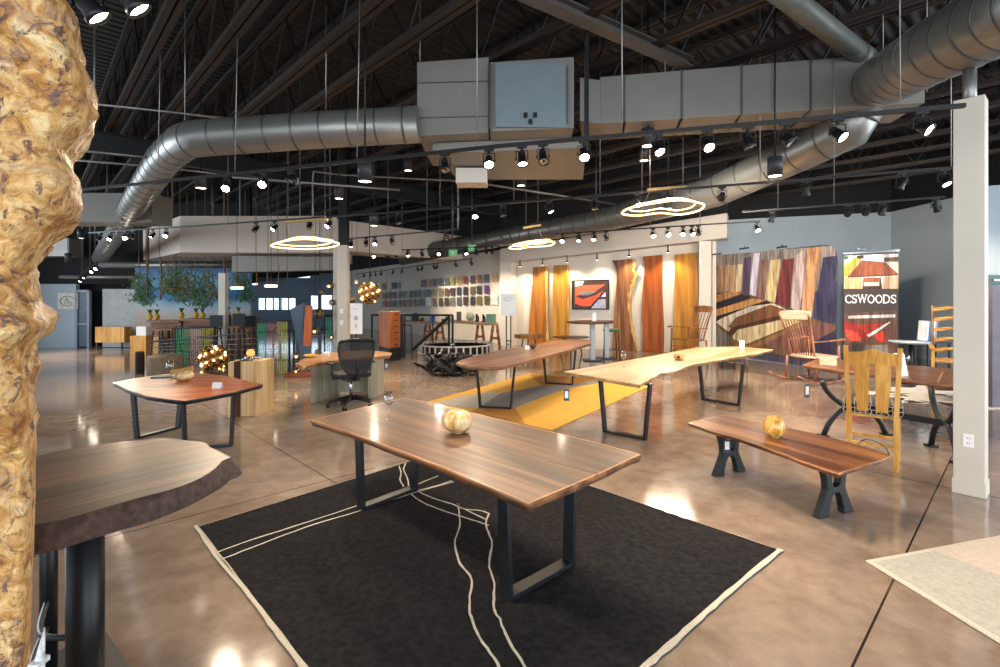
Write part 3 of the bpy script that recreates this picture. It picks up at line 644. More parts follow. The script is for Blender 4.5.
# wavy ring pendants
M['ring'] = glow('ring_light_led', '#ffc878', 3.2)
M['ringbody'] = flat('brass_ring', '#a08456', .35, .6)
def ring(pts_px, Y, dy, lab, top, wires, ceil_=6.3):
    """px outline of a level loop; depth from a mid height"""
    zc = sum(A(x, y, Y).z for x, y in pts_px) / len(pts_px)
    pts = [P(x, y, zc) for x, y in pts_px]
    pts = smoothline(pts, 6, True)
    c = sum((p for p in pts), Vector()) / len(pts)
    t = thing('ring_pendant', lab, 'pendant light', c)
    b = MB(); b.tube(pts, .013, 8, closed=True); b.build('led_ring', M['ring'], t)
    b = MB(); b.tube([p + (c - p).normalized() * .12 + Vector((0, 0, .05)) for p in pts], .010, 8, closed=True); b.build('inner_ring', M['ring'], t)
    cz = A(0, top, Y).z
    b = MB(); b.bar(A(top_x0(wires), top, Y), A(top_x1(wires), top - 3, Y), .06, .04); b.build('canopy_bar', M['ringbody'], t)
    for w0, w1 in wires:
        b = MB(); b.tube([min(pts, key=lambda p: abs((CX + F * p.x / p.y) - w0)), A(w1, top, Y)], .005, 5); b.build('cord', M['conduit'], t)
        b = MB(); b.tube([A(w1, top, Y), (A(w1, top, Y).x, Y, ceil_)], .005, 5); b.build('cord', M['conduit'], t)
def top_x0(w): return min(a[1] for a in w) - 3
def top_x1(w): return max(a[1] for a in w) + 3
ring([(622, 213), (630, 208), (655, 203), (680, 200), (700, 203), (704, 206), (698, 211), (680, 214.5), (660, 213), (640, 215.5), (627, 215)], 7.5, 1, 'larger wavy glowing ring pendant over the light maple table', 190, ((640, 650), (700, 683)), 4.33)
ring([(509, 248), (518, 244.5), (535, 242.5), (552, 241.5), (554, 243.5), (548, 246), (530, 247), (518, 249)], 10.5, 1, 'small wavy glowing ring pendant before the white bulkhead', 228, ((516, 526), (545, 538)))
ring([(271, 246), (285, 241), (305, 239), (325, 241), (339, 243.5), (332, 247), (312, 249), (290, 248.5)], 9.5, 1, 'wide glowing ring pendant beside the inner column', 222, ((290, 288), (330, 325)))
# exit signs
for x, y, lab in ((453, 253, 'green exit sign with running figure hung above the sample boards'), (472, 248, 'small green exit sign right of the other one')):
    t = thing('exit_sign', lab, 'sign', A(x, y + 3, 16)); b = MB(); b.box(A(x, y, 16), (.26, .05, .2)); b.build('sign_box', flat('green_sign', '#5f8f6c', .5, emit='#4c9a66', estr=.5), t)
    b = MB(); b.box(A(x, y, 15.96), (.05, .01, .12)); b.build('pictogram', M['card'], t); b = MB(); b.tube([A(x, y - 3, 16), (A(x, y, 16).x, 16, 6.3)], .01, 5); b.build('stem', M['conduit'], t)
# ================================================================ FURNITURE
M['walnut'] = wood('dark_walnut', '#2f2016', '#4e3626', '#705039', .42, 0, .5, coat=.1)
M['sap'] = wood('sapwood_edge', '#8a5a30', '#a8723f', '#c08a52', .35, 0, 1.2)
M['walnut_edge'] = wood('walnut_edge', '#4a3122', '#6f4c33', '#8e6443', .4, 0, 1.0)
M['maple'] = wood('pale_maple', '#937552', '#ad906b', '#bda682', .36, 0, .5, coat=.1)
M['maple_edge'] = wood('maple_edge', '#8a6a48', '#b08c62', '#cbab80', .5, 0, 2)
M['mesq'] = wood('red_brown_mesquite', '#6e2c0a', '#a65017', '#c8702a', .3, 0, .7, coat=.1)
M['brown'] = wood('mid_brown_table', '#573a27', '#734c34', '#8c6246', .36, 0, .6, coat=.1)
M['benchw'] = wood('bench_walnut', '#4a2614', '#7e4b2d', '#a56e44', .34, 0, .8, coat=.15)
M['trest'] = wood('trestle_top', '#5e3922', '#774b30', '#8e603f', .35, 0, .7, coat=.2)
M['bark'] = flat('bark', '#4b3931', .9, 0, .45, 30, bump=1.0)
M['bleach'] = wood('bleached_oak', '#8f8a76', '#a5a08b', '#b8b39d', .6, 2, .5)
M['honey'] = wood('honey_maple', '#b98238', '#cf9848', '#dfae60', .35, 2, 1.0)
M['orangew'] = wood('orange_wood', '#a5521d', '#bf6a2c', '#cf7d3c', .4, 2, .8)
M['turned'] = wood('spalted_turned_wood', '#b08b50', '#d3b177', '#e8cf9c', .3, 2, 2.2, coat=.4, stretch=.5)
M['turned2'] = wood('amber_turned_wood', '#b97f28', '#dba94a', '#ecca7c', .2, 2, 3, coat=.6, stretch=.6)

def tabletop(parent, out, z, th, mats, name='tabletop', lump=0.01, under=0.0, k=5, band=0.0, closed=True, keep=None):
    """slab from a world outline at its top height. mats: (face, edge, band). lump: live-edge wobble, under: undercut"""
    base = [Vector((p[0], p[1], 0)) for p in out]
    n = len(base); pts = []
    for i in range(n):
        a, c = base[i], base[(i + 1) % n]; m = max(1, int((c - a).length / .07))
        for j in range(m): pts.append(a.lerp(c, j / m))
    cen = sum(base, Vector()) / n; N = len(pts); nr = []
    area_ = sum(pts[i].x * pts[(i + 1) % N].y - pts[(i + 1) % N].x * pts[i].y for i in range(N))
    if area_ < 0: pts = pts[::-1]
    for i in range(N):
        t = (pts[(i + 1) % N] - pts[i - 1]).normalized(); nr.append(Vector((t.y, -t.x, 0)))
    sd = random.uniform(0, 99)
    def ring_(off, zz, lk):
        return [Vector((p.x, p.y, zz)) + q * (off + lk * noise.noise(Vector((p.x * 5 + sd, p.y * 5, zz * 14)))) for p, q in zip(pts, nr)]
    b = MB(); rings = [ring_(-band - .006, z, lump * .6), ring_(-.006, z, lump), ring_(0, z - .006, lump), ring_(-under * .4, z - th * .5, lump * 1.3), ring_(-under, z - th + .004, lump), ring_(-under - .006, z - th, lump)]
    vs = [v for r in rings for v in r]; fs = []; 
    L = N
    b.add(vs, []); 
    def f(idx, m, sm=False): b.f.append(idx); b.mi.append(m); b.sm.append(sm)
    f(list(range(N)), 0); f([5 * L + i for i in range(N)][::-1], 1)
    for rr in range(5):
        for i in range(N):
            f([(rr + 1) * L + i, (rr + 1) * L + (i + 1) % N, rr * L + (i + 1) % N, rr * L + i], (2 if len(mats) > 2 else 0) if rr == 0 else 1, rr in (2, 3))
    return b.build(name, list(mats), parent)
def bracket(parent, f1, f2, ztop, spread=.04, dep=.08, thk=.03, mat=None, name='leg_frame', top=True):
    """closed flat-bar leg frame standing on two floor points (outer corners)"""
    f1, f2 = Vector((f1[0], f1[1], f1[2] if len(f1) > 2 else 0)), Vector((f2[0], f2[1], f2[2] if len(f2) > 2 else 0)); d = (f2 - f1); d.z = 0; d.normalize(); nrm = Vector((-d.y, d.x, 0)); up = Vector((0, 0, 1))
    a, c = f1 + d * thk / 2, f2 - d * thk / 2; at_, ct_ = a - d * spread, c + d * spread; at_.z = ct_.z = ztop
    b = MB(); z0 = f1.z
    b.bar(a + up * thk * 0, at_, thk, dep, up=nrm); b.bar(c, ct_, thk, dep, up=nrm)
    b.bar(Vector((f1.x, f1.y, z0 + thk / 2)), Vector((f2.x, f2.y, z0 + thk / 2)), dep, thk)
    if top: b.bar(at_ - up * .006, ct_ - up * .006, dep, .012)
    return b.build(name, mat or M['leg'], parent, bevel=.002)
def axis_thing(name, label, cat, p, q, group=None):
    """base in the middle, local x along p -> q"""
    p, q = Vector(p), Vector(q); m = (p + q) / 2; m.z = 0
    return thing(name, label, cat, m, math.atan2(q.y - p.y, q.x - p.x), group)
def wineglass(p, h, lab, group='stemmed glasses on the tables', r=None):
    r = r or h * .17; t = thing('wine_glass', lab, 'glass', p, 0, group)
    b = MB(); pr = [(r * .95, 0), (r * .9, .003), (r * .15, .008), (.004, .02), (.0035, h * .45), (r * .5, h * .52), (r * .95, h * .62), (r, h * .75), (r * .8, h), (r * .77, h), (r * .96, h * .75), (r * .9, h * .63), (r * .4, h * .54), (0, h * .52)]
    b.lathe(pr, p, 20); b.build('bowl_and_stem', M['glass'], t); return t
def tentcard(p, w, h, rz, lab, mat=None):
    b = MB(); c, s = math.cos(rz), math.sin(rz); p = Vector(p)
    X = Vector((c, s, 0)) * w / 2; Yv = Vector((-s, c, 0)) * h * .35; Z = Vector((0, 0, h))
    for sg in (-1, 1): b.slab3([p - X + Yv * sg, p + X + Yv * sg, p + X + Z, p - X + Z], Yv * .04 * sg)
    o = b.build('tent_card', mat or M['card']); return tag(o, lab, 'card', 'white cards on the tables')
def price_tag(p, w, h, lab, ztop, rz=0.0):
    t = thing('price_tag', lab, 'tag', p, rz, 'hanging price tags'); p = Vector(p)
    b = MB(); b.box(p, (w, .006, h), rz); c = b.build('tag_board', M['tag_blue'], t)
    b = MB(); q = Vector((math.sin(rz), -math.cos(rz), 0)) * .0045; b.box(p + q + Vector((0, 0, h * .04)), (w * .62, .002, h * .62), rz); b.build('tag_paper', M['card'], c)
    b = MB(); b.tube([p + Vector((0, 0, h / 2)), (p.x, p.y, ztop)], .0025, 5); b.build('string', M['conduit'], t)

# ---- big dark walnut table
ZT = .76
out = [P(x, y, ZT) for x, y in ((310, 420), (405, 397.5), (440, 404), (500, 419), (560, 433.5), (600, 443), (642.5, 454.5), (600, 474), (528.5, 504.5), (500, 492), (450, 471), (420, 459), (380, 444), (345, 431))]
tw = axis_thing('dining_table', 'large dark walnut live-edge table with black steel frame legs on the black rug', 'table', P(360, 411, 0), P(585, 480, 0))
tabletop(tw, out, ZT, .052, (M['walnut'], M['walnut_edge'], M['sap']), lump=.012, under=.02, band=.012)
M['crack'] = flat('dark_crack', '#1c120d', .6)
def crackline(parent, pts, z, w=.006, name='crack', mat=None):
    b = MB(); q = [P(x, y, z) for x, y in pts]; b.tube([v + Vector((0, 0, .0004)) for v in smoothline(q, 4)], w / 2, 6, flat=.15); b.build(name, mat or M['crack'], parent)
crackline(tw, [(545, 461), (560, 464), (575, 468), (590, 472), (597, 473), (595, 477)], ZT)
RZ = Vector((0, 0, .0125))
bracket(tw, P(505, 602) + RZ, P(570, 565.5) + RZ, ZT - .052, .03, .085, .03)
bracket(tw, P(360, 511.5) + RZ, P(415, 490.5) + RZ, ZT - .052, .03, .085, .03)
# turned vase shaped like an apple
def vase(name, p, r, h, lab, mat, cat='vase', hole=.25):
    t = thing(name, lab, cat, p)
    b = MB(); pr = []
    for i in range(17):
        a = -math.pi / 2 + math.pi * i / 16; rr = r * (math.cos(a) ** .75 if math.cos(a) > 0 else 0)
        pr.append((max(rr, r * .3 if i == 0 else r * hole * .9 if i == 16 else rr), h * (.5 + .5 * math.sin(a))))
    pr[0] = (r * .42, 0); pr[16] = (r * hole, h * .975); pr += [(r * hole * .8, h * .93), (0.0, h * .5)]
    b.lathe(pr, p, 28); b.build('turned_body', mat, t)
    b = MB(); b.lathe([(0, h * .93), (r * hole * .82, h * .935)], p, 20, cap=False); b.build('opening', M['crack'], t); return t
q = P(457.5, 432, ZT); vase('turned_vase', q + Vector((0, .0, 0)), .110, .170, 'round apple-shaped pale wood vase on the dark walnut table', M['turned'])
wineglass(P(389, 419.5, ZT), .235, 'tall empty wine glass on the left end of the dark walnut table')
b = MB(); q = P(392, 409, ZT) 
# ---- pale maple table
out = [P(x, y, ZT) for x, y in ((564, 371.5), (600, 365), (660, 354.5), (698, 347), (740, 346.5), (773.5, 349.5), (760, 353), (735, 357), (715, 360.5), (690, 365), (675, 371), (660, 373.5), (650, 379), (640.5, 385))]
tm = axis_thing('dining_table', 'long pale maple live-edge table with black tapered frame legs', 'table', P(602, 378, 0), P(735, 348, 0))
tabletop(tm, out, ZT, .05, (M['maple'], M['maple_edge']), lump=.018, under=.03)
bracket(tm, P(604, 431.5), P(646, 440), ZT - .05, .07, .08, .03); bracket(tm, P(702.5, 400), P(739.5, 406), ZT - .05, .08, .08, .03)
crackline(tm, [(640, 381), (646, 379), (650, 377), (655, 378)], ZT, .02, 'knot', M['maple_edge'])
# hollow form lying on its side
t = thing('hollow_form', 'rounded pale wood hollow form lying on the pale maple table', 'vase', P(679, 360, ZT)); c = P(679, 360, ZT) + Vector((0, 0, .062))
b = MB(); b.sphere(c, .066, 24, (1.35, 1.0, .94)); b.build('turned_body', wood('burl_form', '#8f6a38', '#c79b5e', '#dfba80', .3, 0, 2.5), t)
b = MB(); b.lathe([(0, 0), (.022, .001), (.024, -.004)], c + Vector((-.03, -.062, -.006)), 14, axis=(-.4, -1, -.1)); b.build('opening', M['crack'], t)
wineglass(P(623.5, 367, ZT), .235, 'wine glass on the near end of the pale maple table')
b = MB(); b.lathe([(.045, 0), (.045, .19), (.04, .19), (.04, .02)], P(742, 350.5, ZT), 20); tag(b.build('white_canister', M['card']), 'white paper cylinder on the far end of the pale maple table', 'canister')
price_tag(P(566.5, 395, .50) , .075, .15, 'blue and white tag hanging under the left corner of the pale maple table', ZT - .05)
# ---- mid brown racetrack table on the yellow rug
out = [P(x, y, ZT) for x, y in ((456, 362.5), (462, 365.5), (478, 367.5), (502, 367), (530, 360), (560, 352), (591, 343.5), (591, 340), (576, 339), (556, 340), (530, 345), (500, 350), (475, 356), (460, 360))]
tb = axis_thing('dining_table', 'long mid-brown table with rounded end and black frame legs on the yellow rug', 'table', P(478, 362, 0), P(585, 341, 0))
tabletop(tb, out, ZT, .045, (M['brown'], M['brown']), lump=.0)
bracket(tb, P(479.5, 408) + RZ, P(511.5, 409.5) + RZ, ZT - .045, .07, .08, .03); bracket(tb, P(545.5, 384) + RZ, P(573, 385.5) + RZ, ZT - .045, .07, .08, .03)
t = thing('wooden_bowl', 'small dark wood bowl on the mid-brown table', 'bowl', P(533, 348.5, ZT)); b = MB(); b.lathe([(.03, 0), (.09, .09), (.082, .09), (.02, .02), (0, .018)], P(533, 348.5, ZT), 20); b.build('bowl_body', M['brown'], t)
tentcard(P(527, 349.5, ZT), .09, .08, .2, 'white card beside the dark bowl on the mid-brown table')
wineglass(P(508.5, 352, ZT), .23, 'wine glass left of the dark bowl on the mid-brown table'); 
# ---- red-brown table on the left
out = [P(x, y, ZT) for x, y in ((112.5, 382.5), (135, 378), (160, 374.5), (190, 372), (225, 375.5), (263, 384.5), (235, 392), (185, 401), (165, 399), (145, 396), (125, 389))]
tr_ = axis_thing('dining_table', 'glossy red-brown table with black frame legs, left of the hall', 'table', P(122, 390, 0), P(245, 385, 0))
tabletop(tr_, out, ZT, .045, (M['mesq'], M['leg'], M['mesq']), lump=.012, under=.015)
bracket(tr_, P(136, 438.8), P(179, 428), ZT - .045, .06, .08, .03); bracket(tr_, P(184, 448.5), P(232.5, 446), ZT - .045, .03, .08, .03)
t = thing('wooden_bowl', 'pale round bowl on the glossy red-brown table', 'bowl', P(183.5, 380.5, ZT)); b = MB(); b.lathe([(.045, 0), (.105, .035), (.115, .07), (.10, .105), (.09, .10), (.10, .065), (.04, .01), (0, .008)], P(183.5, 380.5, ZT), 24); b.build('bowl_body', M['turned'], t)
wineglass(P(170, 380, ZT), .24, 'wine glass beside the pale bowl on the red-brown table')
tentcard(P(217.5, 388, ZT), .115, .065, -.1, 'white folded card near the right corner of the red-brown table')
b = MB(); b.box(P(164, 377.5, ZT) + Vector((0, 0, .011)), (.24, .16, .022), .1); tag(b.build('notebook', flat('grey_book', '#5d6a66', .6)), 'grey book lying behind the wine glass on the red-brown table', 'book')
b = MB(); c = P(181, 374.5, ZT); b.slab3([c + Vector((-.15, 0, 0)), c + Vector((.14, 0, 0)), c + Vector((.14, .03, .11)), c + Vector((-.16, .03, .05))], (0, .03, 0)); tag(b.build('wood_offcut', M['honey']), 'slanted light wood block behind the pale bowl on the red-brown table', 'wood block')
# ---- high live-edge table in the foreground left
ZH = 1.05
out = [P(x, y, ZH) for x, y in ((5, 470), (41, 455.5), (87, 446.5), (140, 440), (170, 438.5), (200, 441.5), (215, 447), (226, 451.5), (232, 457), (221, 461), (212, 469), (190, 482), (160, 492), (125, 502), (104, 508), (60, 520), (30, 526), (5, 531))]
th_ = axis_thing('high_table', 'high dark walnut table with rough bark edge in the left foreground', 'table', P(20, 500, 0), P(220, 455, 0))
out = [(p.x, p.y) for p in smoothline([(p.x, p.y, 0) for p in out], 3, True)]
tabletop(th_, out, ZH, .085, (M['walnut'], M['bark']), lump=.03, under=-.035)
def tubeleg(parent, p, r, ztop, foot=True):
    b = MB(); b.tube([(p.x, p.y, .02), (p.x, p.y, ztop)], r, 28); l = b.build('leg', M['leg'], parent)
    return l
pl = Vector((-1.60, 1.93, 0)); tubeleg(th_, pl, .060, ZH - .085)
pf = P(47, 655); tubeleg(th_, Vector((-2.13, 2.36, 0)), .034, ZH - .085)
b = MB(); b.box((-1.87, 2.15, .012), (.95, .5, .024), -.68); b.build('foot_plate', M['leg'], th_, bevel=.004)
for dz, bw in ((.42, -.10), (.30, -.14)):
    b = MB(); b.tube(smoothline([(-1.62, 1.97, dz + .03), (-1.85, 2.12 + bw, dz), (-2.12, 2.34, dz - .06)], 8), .012, 8); b.build('brace', M['leg'], th_)
# ---- bench with cast legs
ZB = .46
out = [P(x, y, ZB) for x, y in ((687.5, 422.5), (705, 418), (725, 414.5), (752, 420.5), (800, 430), (850, 442), (893.5, 455), (885, 459), (860, 467), (839, 474.5), (821, 468.5), (790, 457), (777, 452), (740, 439), (705, 429))]
tbn = axis_thing('bench', 'low live-edge walnut bench on two black cast iron legs', 'bench', P(705, 420, 0), P(865, 462, 0))
tabletop(tbn, out, ZB, .04, (M['benchw'], M['benchw'], M['sap']), lump=.012, under=.02, band=.012)
def castleg(parent, f1, f2, ztop):
    """H-shaped cast leg: two flared posts joined by a web"""
    f1, f2 = Vector(f1), Vector(f2); d = (f2 - f1); L_ = d.length; d.normalize(); n = Vector((-d.y, d.x, 0)); up = Vector((0, 0, 1))
    def pt(u_, w_): return f1 + d * u_ * L_ + up * w_ * ztop
    o = [(0, 0), (.30, 0), (.30, .10), (.37, .34), (.44, .43), (.56, .43), (.63, .34), (.70, .10), (.70, 0), (1, 0), (.95, .10), (.80, .40), (.75, .52), (.77, .70), (.86, 1), (.62, 1), (.62, .80), (.60, .60), (.55, .55), (.45, .55), (.40, .60), (.38, .80), (.38, 1), (.14, 1), (.23, .70), (.25, .52), (.20, .40), (.05, .10)]
    b = MB(); b.slab3([pt(u_, w_) - n * .03 for u_, w_ in o], n * .06); return b.build('cast_leg', M['iron'], parent, bevel=.008)
castleg(tbn, P(713, 476.5), P(744, 470), ZB - .04); castleg(tbn, P(815, 518), P(851, 510), ZB - .04)
q = P(774.3, 437, ZB); vase('turned_vase', q, .096, .205, 'small amber egg-shaped wood vase standing on the bench', M['turned2'])
price_tag(P(727, 446, .30), .07, .13, 'white tag hanging under the left end of the bench', ZB - .04)
b = MB(); b.tube(smoothline([P(858, 445, ZB) , A(862, 440.5, 3.9), A(872, 440, 3.9), A(885, 447, 4.0), P(889, 455, ZB)], 6), .004, 6)
tag(b.build('wire_loop', M['black']), 'thin dark wire loop at the right end of the bench', 'wire')
# ---- iron trestle table on the right
out = [P(x, y, ZT) for x, y in ((802.5, 364.5), (812, 360.5), (822, 358), (860, 361), (910, 365), (960, 369.5), (972, 386), (955, 386), (900, 378), (850, 371.5))]
tt = axis_thing('trestle_table', 'brown plank table on curved black iron trestles beside the white column', 'table', P(812, 362, 0), P(965, 380, 0))
tabletop(tt, out, ZT, .05, (M['trest'], M['trest']), lump=.004)
def arc(p, q, h, zc, n=14, up=1):
    p, q = Vector(p), Vector(q); return [p.lerp(q, i / n) + Vector((0, 0, zc + up * h * math.sin(math.pi * i / n) ** .7)) for i in range(n + 1)]
def irontrestle(parent, fl, fr, ztop, name='iron_trestle'):
    b = MB(); fl, fr = Vector(fl), Vector(fr)
    b.tube(arc(fl, fr, .40, .0), .032, 8); lo = fl.lerp(fr, -.02); hi = fl.lerp(fr, 1.02)
    b.tube(arc(lo, hi, .34, ztop, up=-1), .032, 8)
    for f in (fl, fr): b.box((f.x, f.y, .012), (.10, .10, .024))
    b.build(name, M['iron'], parent)
irontrestle(tt, P(823, 436.5), P(886, 435), ZT - .05); irontrestle(tt, P(958, 464), P(931, 446.5), ZT - .05)
b = MB(); m0 = P(823, 436.5).lerp(P(886, 435), .5); m1 = P(958, 464).lerp(P(931, 446.5), .5); b.bar((m0.x, m0.y, .36), (m1.x, m1.y, .36), .03, .07); b.build('stretcher', M['iron'], tt)
tentcard(P(828, 365, ZT), .22, .11, -.5, 'beige open folder standing on the left end of the trestle table', flat('beige_paper', '#b8a88f', .7))
tentcard(P(943, 382, ZT), .16, .13, .9, 'brown folded card next to the white column on the trestle table', flat('brown_card', '#8a6b4b', .7))
wineglass(P(906, 371, ZT), .24, 'wine glass behind the slat-back chair on the trestle table')
b = MB(); c = P(902, 376, ZT); b.slab3([c + Vector((-.05, 0, 0)), c + Vector((.10, .02, 0)), c + Vector((.17, .18, .28)), c + Vector((.02, .16, .28))], (0, .01, .0)); tag(b.build('tilted_sign', M['card']), 'tilted white sign on the trestle table behind the slat-back chair', 'sign')
price_tag(P(807, 391, .46), .085, .19, 'blue and white tag hanging off the left end of the trestle table', ZT - .05, .2)
# ---- slat-back dining chair seen from behind
M['patt'] = None
def patt_mat():
    m, nt, b = newmat('black_white_geometric_fabric'); N = nt.nodes; L = nt.links
    tc = N.new('ShaderNodeTexCoord'); v = N.new('ShaderNodeTexVoronoi'); v.feature = 'DISTANCE_TO_EDGE'; v.inputs['Scale'].default_value = 22; v.inputs['Randomness'].default_value = .35
    L.new(tc.outputs['Object'], v.inputs['Vector']); r = N.new('ShaderNodeValToRGB'); r.color_ramp.interpolation = 'CONSTANT'
    r.color_ramp.elements[0].color = lin('#c9c2b4'); r.color_ramp.elements[1].position = .055; r.color_ramp.elements[1].color = lin('#15161a')
    L.new(v.outputs['Distance'], r.inputs[0]); L.new(r.outputs[0], b.inputs['Base Color']); b.inputs['Roughness'].default_value = .9; return m
M['patt'] = patt_mat()
cp = (P(850, 464) + P(896.5, 470.5)) / 2
pL, pR = A(850, 466, 5.30), P(896.5, 470.5); pL.z = 0
ch = thing('dining_chair', 'honey maple chair with two wide back slats and patterned seat, seen from behind', 'chair', (3.86, 5.185, 0), R(-36.9))
hw = .195; H = 1.28
for s in (-1, 1):
    b = MB(); b.bar((s * hw, .06, 0), (s * hw, 0, .55), .045, .035, up=(0, 1, 0)); b.bar((s * hw, 0, .55), (s * (hw + .03), -.09, H), .042, .034, up=(0, 1, 0)); b.build('back_post', M['honey'], ch, world=False, bevel=.004)
    b = MB(); b.bar((s * (hw + .03), .50, 0), (s * (hw + .03), .47, .56), .04, .04, up=(0, 1, 0)); b.build('leg', M['honey'], ch, world=False, bevel=.004)
b = MB(); cr = [(-hw - .01, 1.09), (-hw - .01, 1.215), (-hw * .5, 1.225), (0, 1.262), (hw * .5, 1.225), (hw + .01, 1.215), (hw + .01, 1.09), (0, 1.10)]
b.slab3([(x, -.075 - (z - 1.1) * .14, z) for x, z in cr], (0, .028, 0)); b.build('crest_rail', M['honey'], ch, world=False, bevel=.004)
for s in (-1, 1):
    b = MB(); x0, x1 = s * .022 + (0 if s > 0 else 0), s * (hw * .78)
    o = [(x0, 1.12), (x1, 1.12), (x1 * 1.0, .85), (x1 * .86, .68), (x1 * .86, .60), (s * .035, .60), (s * .03, .75)]
    b.slab3([(x, -.012 - (z - .6) * .105, z) for x, z in o], (0, .014, 0)); b.build('back_slat', M['honey'], ch, world=False, bevel=.002)
b = MB(); b.box((0, .26, .625), (hw * 2 + .12, .50, .13)); b.build('seat_cushion', M['patt'], ch, world=False, bevel=.03)
b = MB(); b.box((0, .26, .545), (hw * 2 - .02, .40, .03)); b.build('seat_frame', M['honey'], ch, world=False)
for z, y in ((.25, .05), (.25, .46)):
    b = MB(); b.bar((-hw, y, z), (hw, y, z), .02, .03); b.build('stretcher', M['honey'], ch, world=False)

# ================================================================ RUGS
def rug_noise(name, c1, c2, scale, extra=None):
    m = flat(name, c1, .95, 0, .35, scale, bump=.6); return m
M['rug_black'] = flat('charcoal_pile', '#232224', 1.0, 0, .35, 25, bump=.8); M['rug_black'].node_tree.nodes['Principled BSDF'].inputs['Specular IOR Level'].default_value = .05
M['cream'] = flat('cream_wool', '#b9b2a4', .95, 0, .15, 80, bump=.5)
def rug(name, lab, out, th, mats, lump=.008):
    t = thing(name, lab, 'rug', sum((Vector(p) for p in out), Vector()) / len(out)); t.location.z = 0; return t
rc = [P(197, 528), P(466.5, 444.4), P(780, 551), P(442.8, 847)]
rg = thing('area_rug', 'black rug with hand-drawn white lines under the large walnut table', 'rug', (0, 2.9, 0))
tabletop(rg, rc, .012, .012, (M['rug_black'], M['cream'], M['cream']), 'pile', lump=.010, band=.004)
b = MB()
def ribbon(pxs, w=.013, z=.0135, k=5):
    q = smoothline([P(x, y) for x, y in pxs], k); N_ = len(q); vs = []
    for i, p in enumerate(q):
        t = (q[min(i + 1, N_ - 1)] - q[max(i - 1, 0)]).normalized(); nn = Vector((-t.y, t.x, 0)); ww = w / 2 * random.uniform(.75, 1.25)
        o = nn * random.uniform(-.003, .003)
        vs += [(p.x + nn.x * ww + o.x, p.y + nn.y * ww + o.y, z), (p.x - nn.x * ww + o.x, p.y - nn.y * ww + o.y, z), (p.x - nn.x * ww + o.x, p.y - nn.y * ww + o.y, z - .006), (p.x + nn.x * ww + o.x, p.y + nn.y * ww + o.y, z - .006)]
    fs = []
    for i in range(N_ - 1):
        for k_ in range(4): fs.append((i * 4 + k_, i * 4 + (k_ + 1) % 4, (i + 1) * 4 + (k_ + 1) % 4, (i + 1) * 4 + k_))
    b.add(vs, [f[::-1] for f in fs])
for L_ in ([(217, 554), (250, 542), (300, 526), (354, 508), (411, 488), (438, 477)], [(222, 561), (250, 550), (308, 528), (357, 513), (411, 495), (454, 483)], [(417, 492), (433, 488), (452, 482)], [(406, 464), (403.6, 470), (407, 479), (409, 487)], [(399, 467), (401, 474.5), (400, 481), (403.6, 488)],
           [(411, 495), (420.5, 502.6), (438.5, 510.5), (458.7, 517), (480, 524), (489, 527)], [(418, 492.5), (434, 500), (456.5, 507), (480, 518), (487, 521)], [(457.5, 505), (462, 510), (480, 512), (489, 515)],
           [(457.5, 505), (460, 525), (455, 545), (460, 565), (471, 580), (470, 598), (470, 615), (480, 640), (497, 665), (505, 680)], [(489, 515), (486, 527), (492, 545), (489, 565), (494, 585), (494, 610), (500, 622), (507, 640), (524, 667), (535, 685)]): ribbon(L_)
b.build('drawn_lines', M['cream'], rg)
# cream binding on two sides
b = MB(); ribbon([(195.5, 527), (215, 556), (250, 598), (275, 632), (303, 669), (330, 705)], .022, .014); b.build('binding', M['cream'], rg); b = MB(); ribbon([(781, 551), (750, 575.5), (713, 608), (680, 638), (646, 668), (620, 692)], .03, .014); b.build('binding', M['cream'], rg)
# yellow rug
M['ry'] = flat('mustard_wool', '#b98c2c', .95, 0, .15, 30, bump=.5); M['rgr'] = flat('slate_wool', '#6d6e73', .95, 0, .2, 30, bump=.5); M['ro'] = flat('ochre_wool', '#98681b', .95, 0, .15, 30, bump=.5); M['rlg'] = flat('pale_grey_wool', '#9a968e', .95, 0, .15, 30, bump=.5)
ry = thing('area_rug', 'mustard yellow rug with grey bands under the mid-brown table', 'rug', P(530, 395))
tabletop(ry, [P(428, 402), P(530, 373.5), P(650, 386.5), P(552, 431)], .01, .01, (M['ry'], M['ry']), 'pile', lump=.004)
for nm, m_, pxs in (('grey_band', 'rgr', ((478, 409), (500, 394), (541, 386.5), (566, 385.5), (602, 380), (606, 382), (566, 389), (515, 408.5))), ('pale_band', 'rlg', ((433, 403.5), (462, 397), (494, 391.5), (500, 394), (478, 409), (450, 406.5))), ('ochre_field', 'ro', ((530, 374.6), (541, 386.5), (566, 385.5), (602, 380), (580, 378.5))), ('ochre_field', 'ro', ((470, 412.5), (478, 409), (515, 408.5), (525, 424), (500, 419)))):
    b = MB(); b.prism([(P(x, y).x, P(x, y).y) for x, y in pxs], .008, .0118 + .0004 * (m_ == 'ro')); b.build(nm, M[m_], ry)
# grey-green rug at the lower right
M['rs'] = flat('sage_wool', '#a3a096', .95, 0, .12, 40, bump=.6)
rgg = thing('area_rug', 'pale grey-green rug with cream border in the lower right corner', 'rug', P(1000, 590))
oo = [P(865.5, 562), P(1000, 536.5), P(1140, 510), P(1250, 800), P(1000, 645)]
tabletop(rgg, oo, .014, .014, (M['rs'], M['cream'], M['cream']), 'pile', lump=.004, band=.03)
b = MB(); b.prism([(P(x, y).x, P(x, y).y) for x, y in ((930, 551), (1000, 538), (1100, 520), (1100, 600), (1000, 578))], .010, .0150); b.build('pale_field', flat('pale_rose_wool', '#b5a99b', .95, 0, .1, 40, bump=.6), rgg)
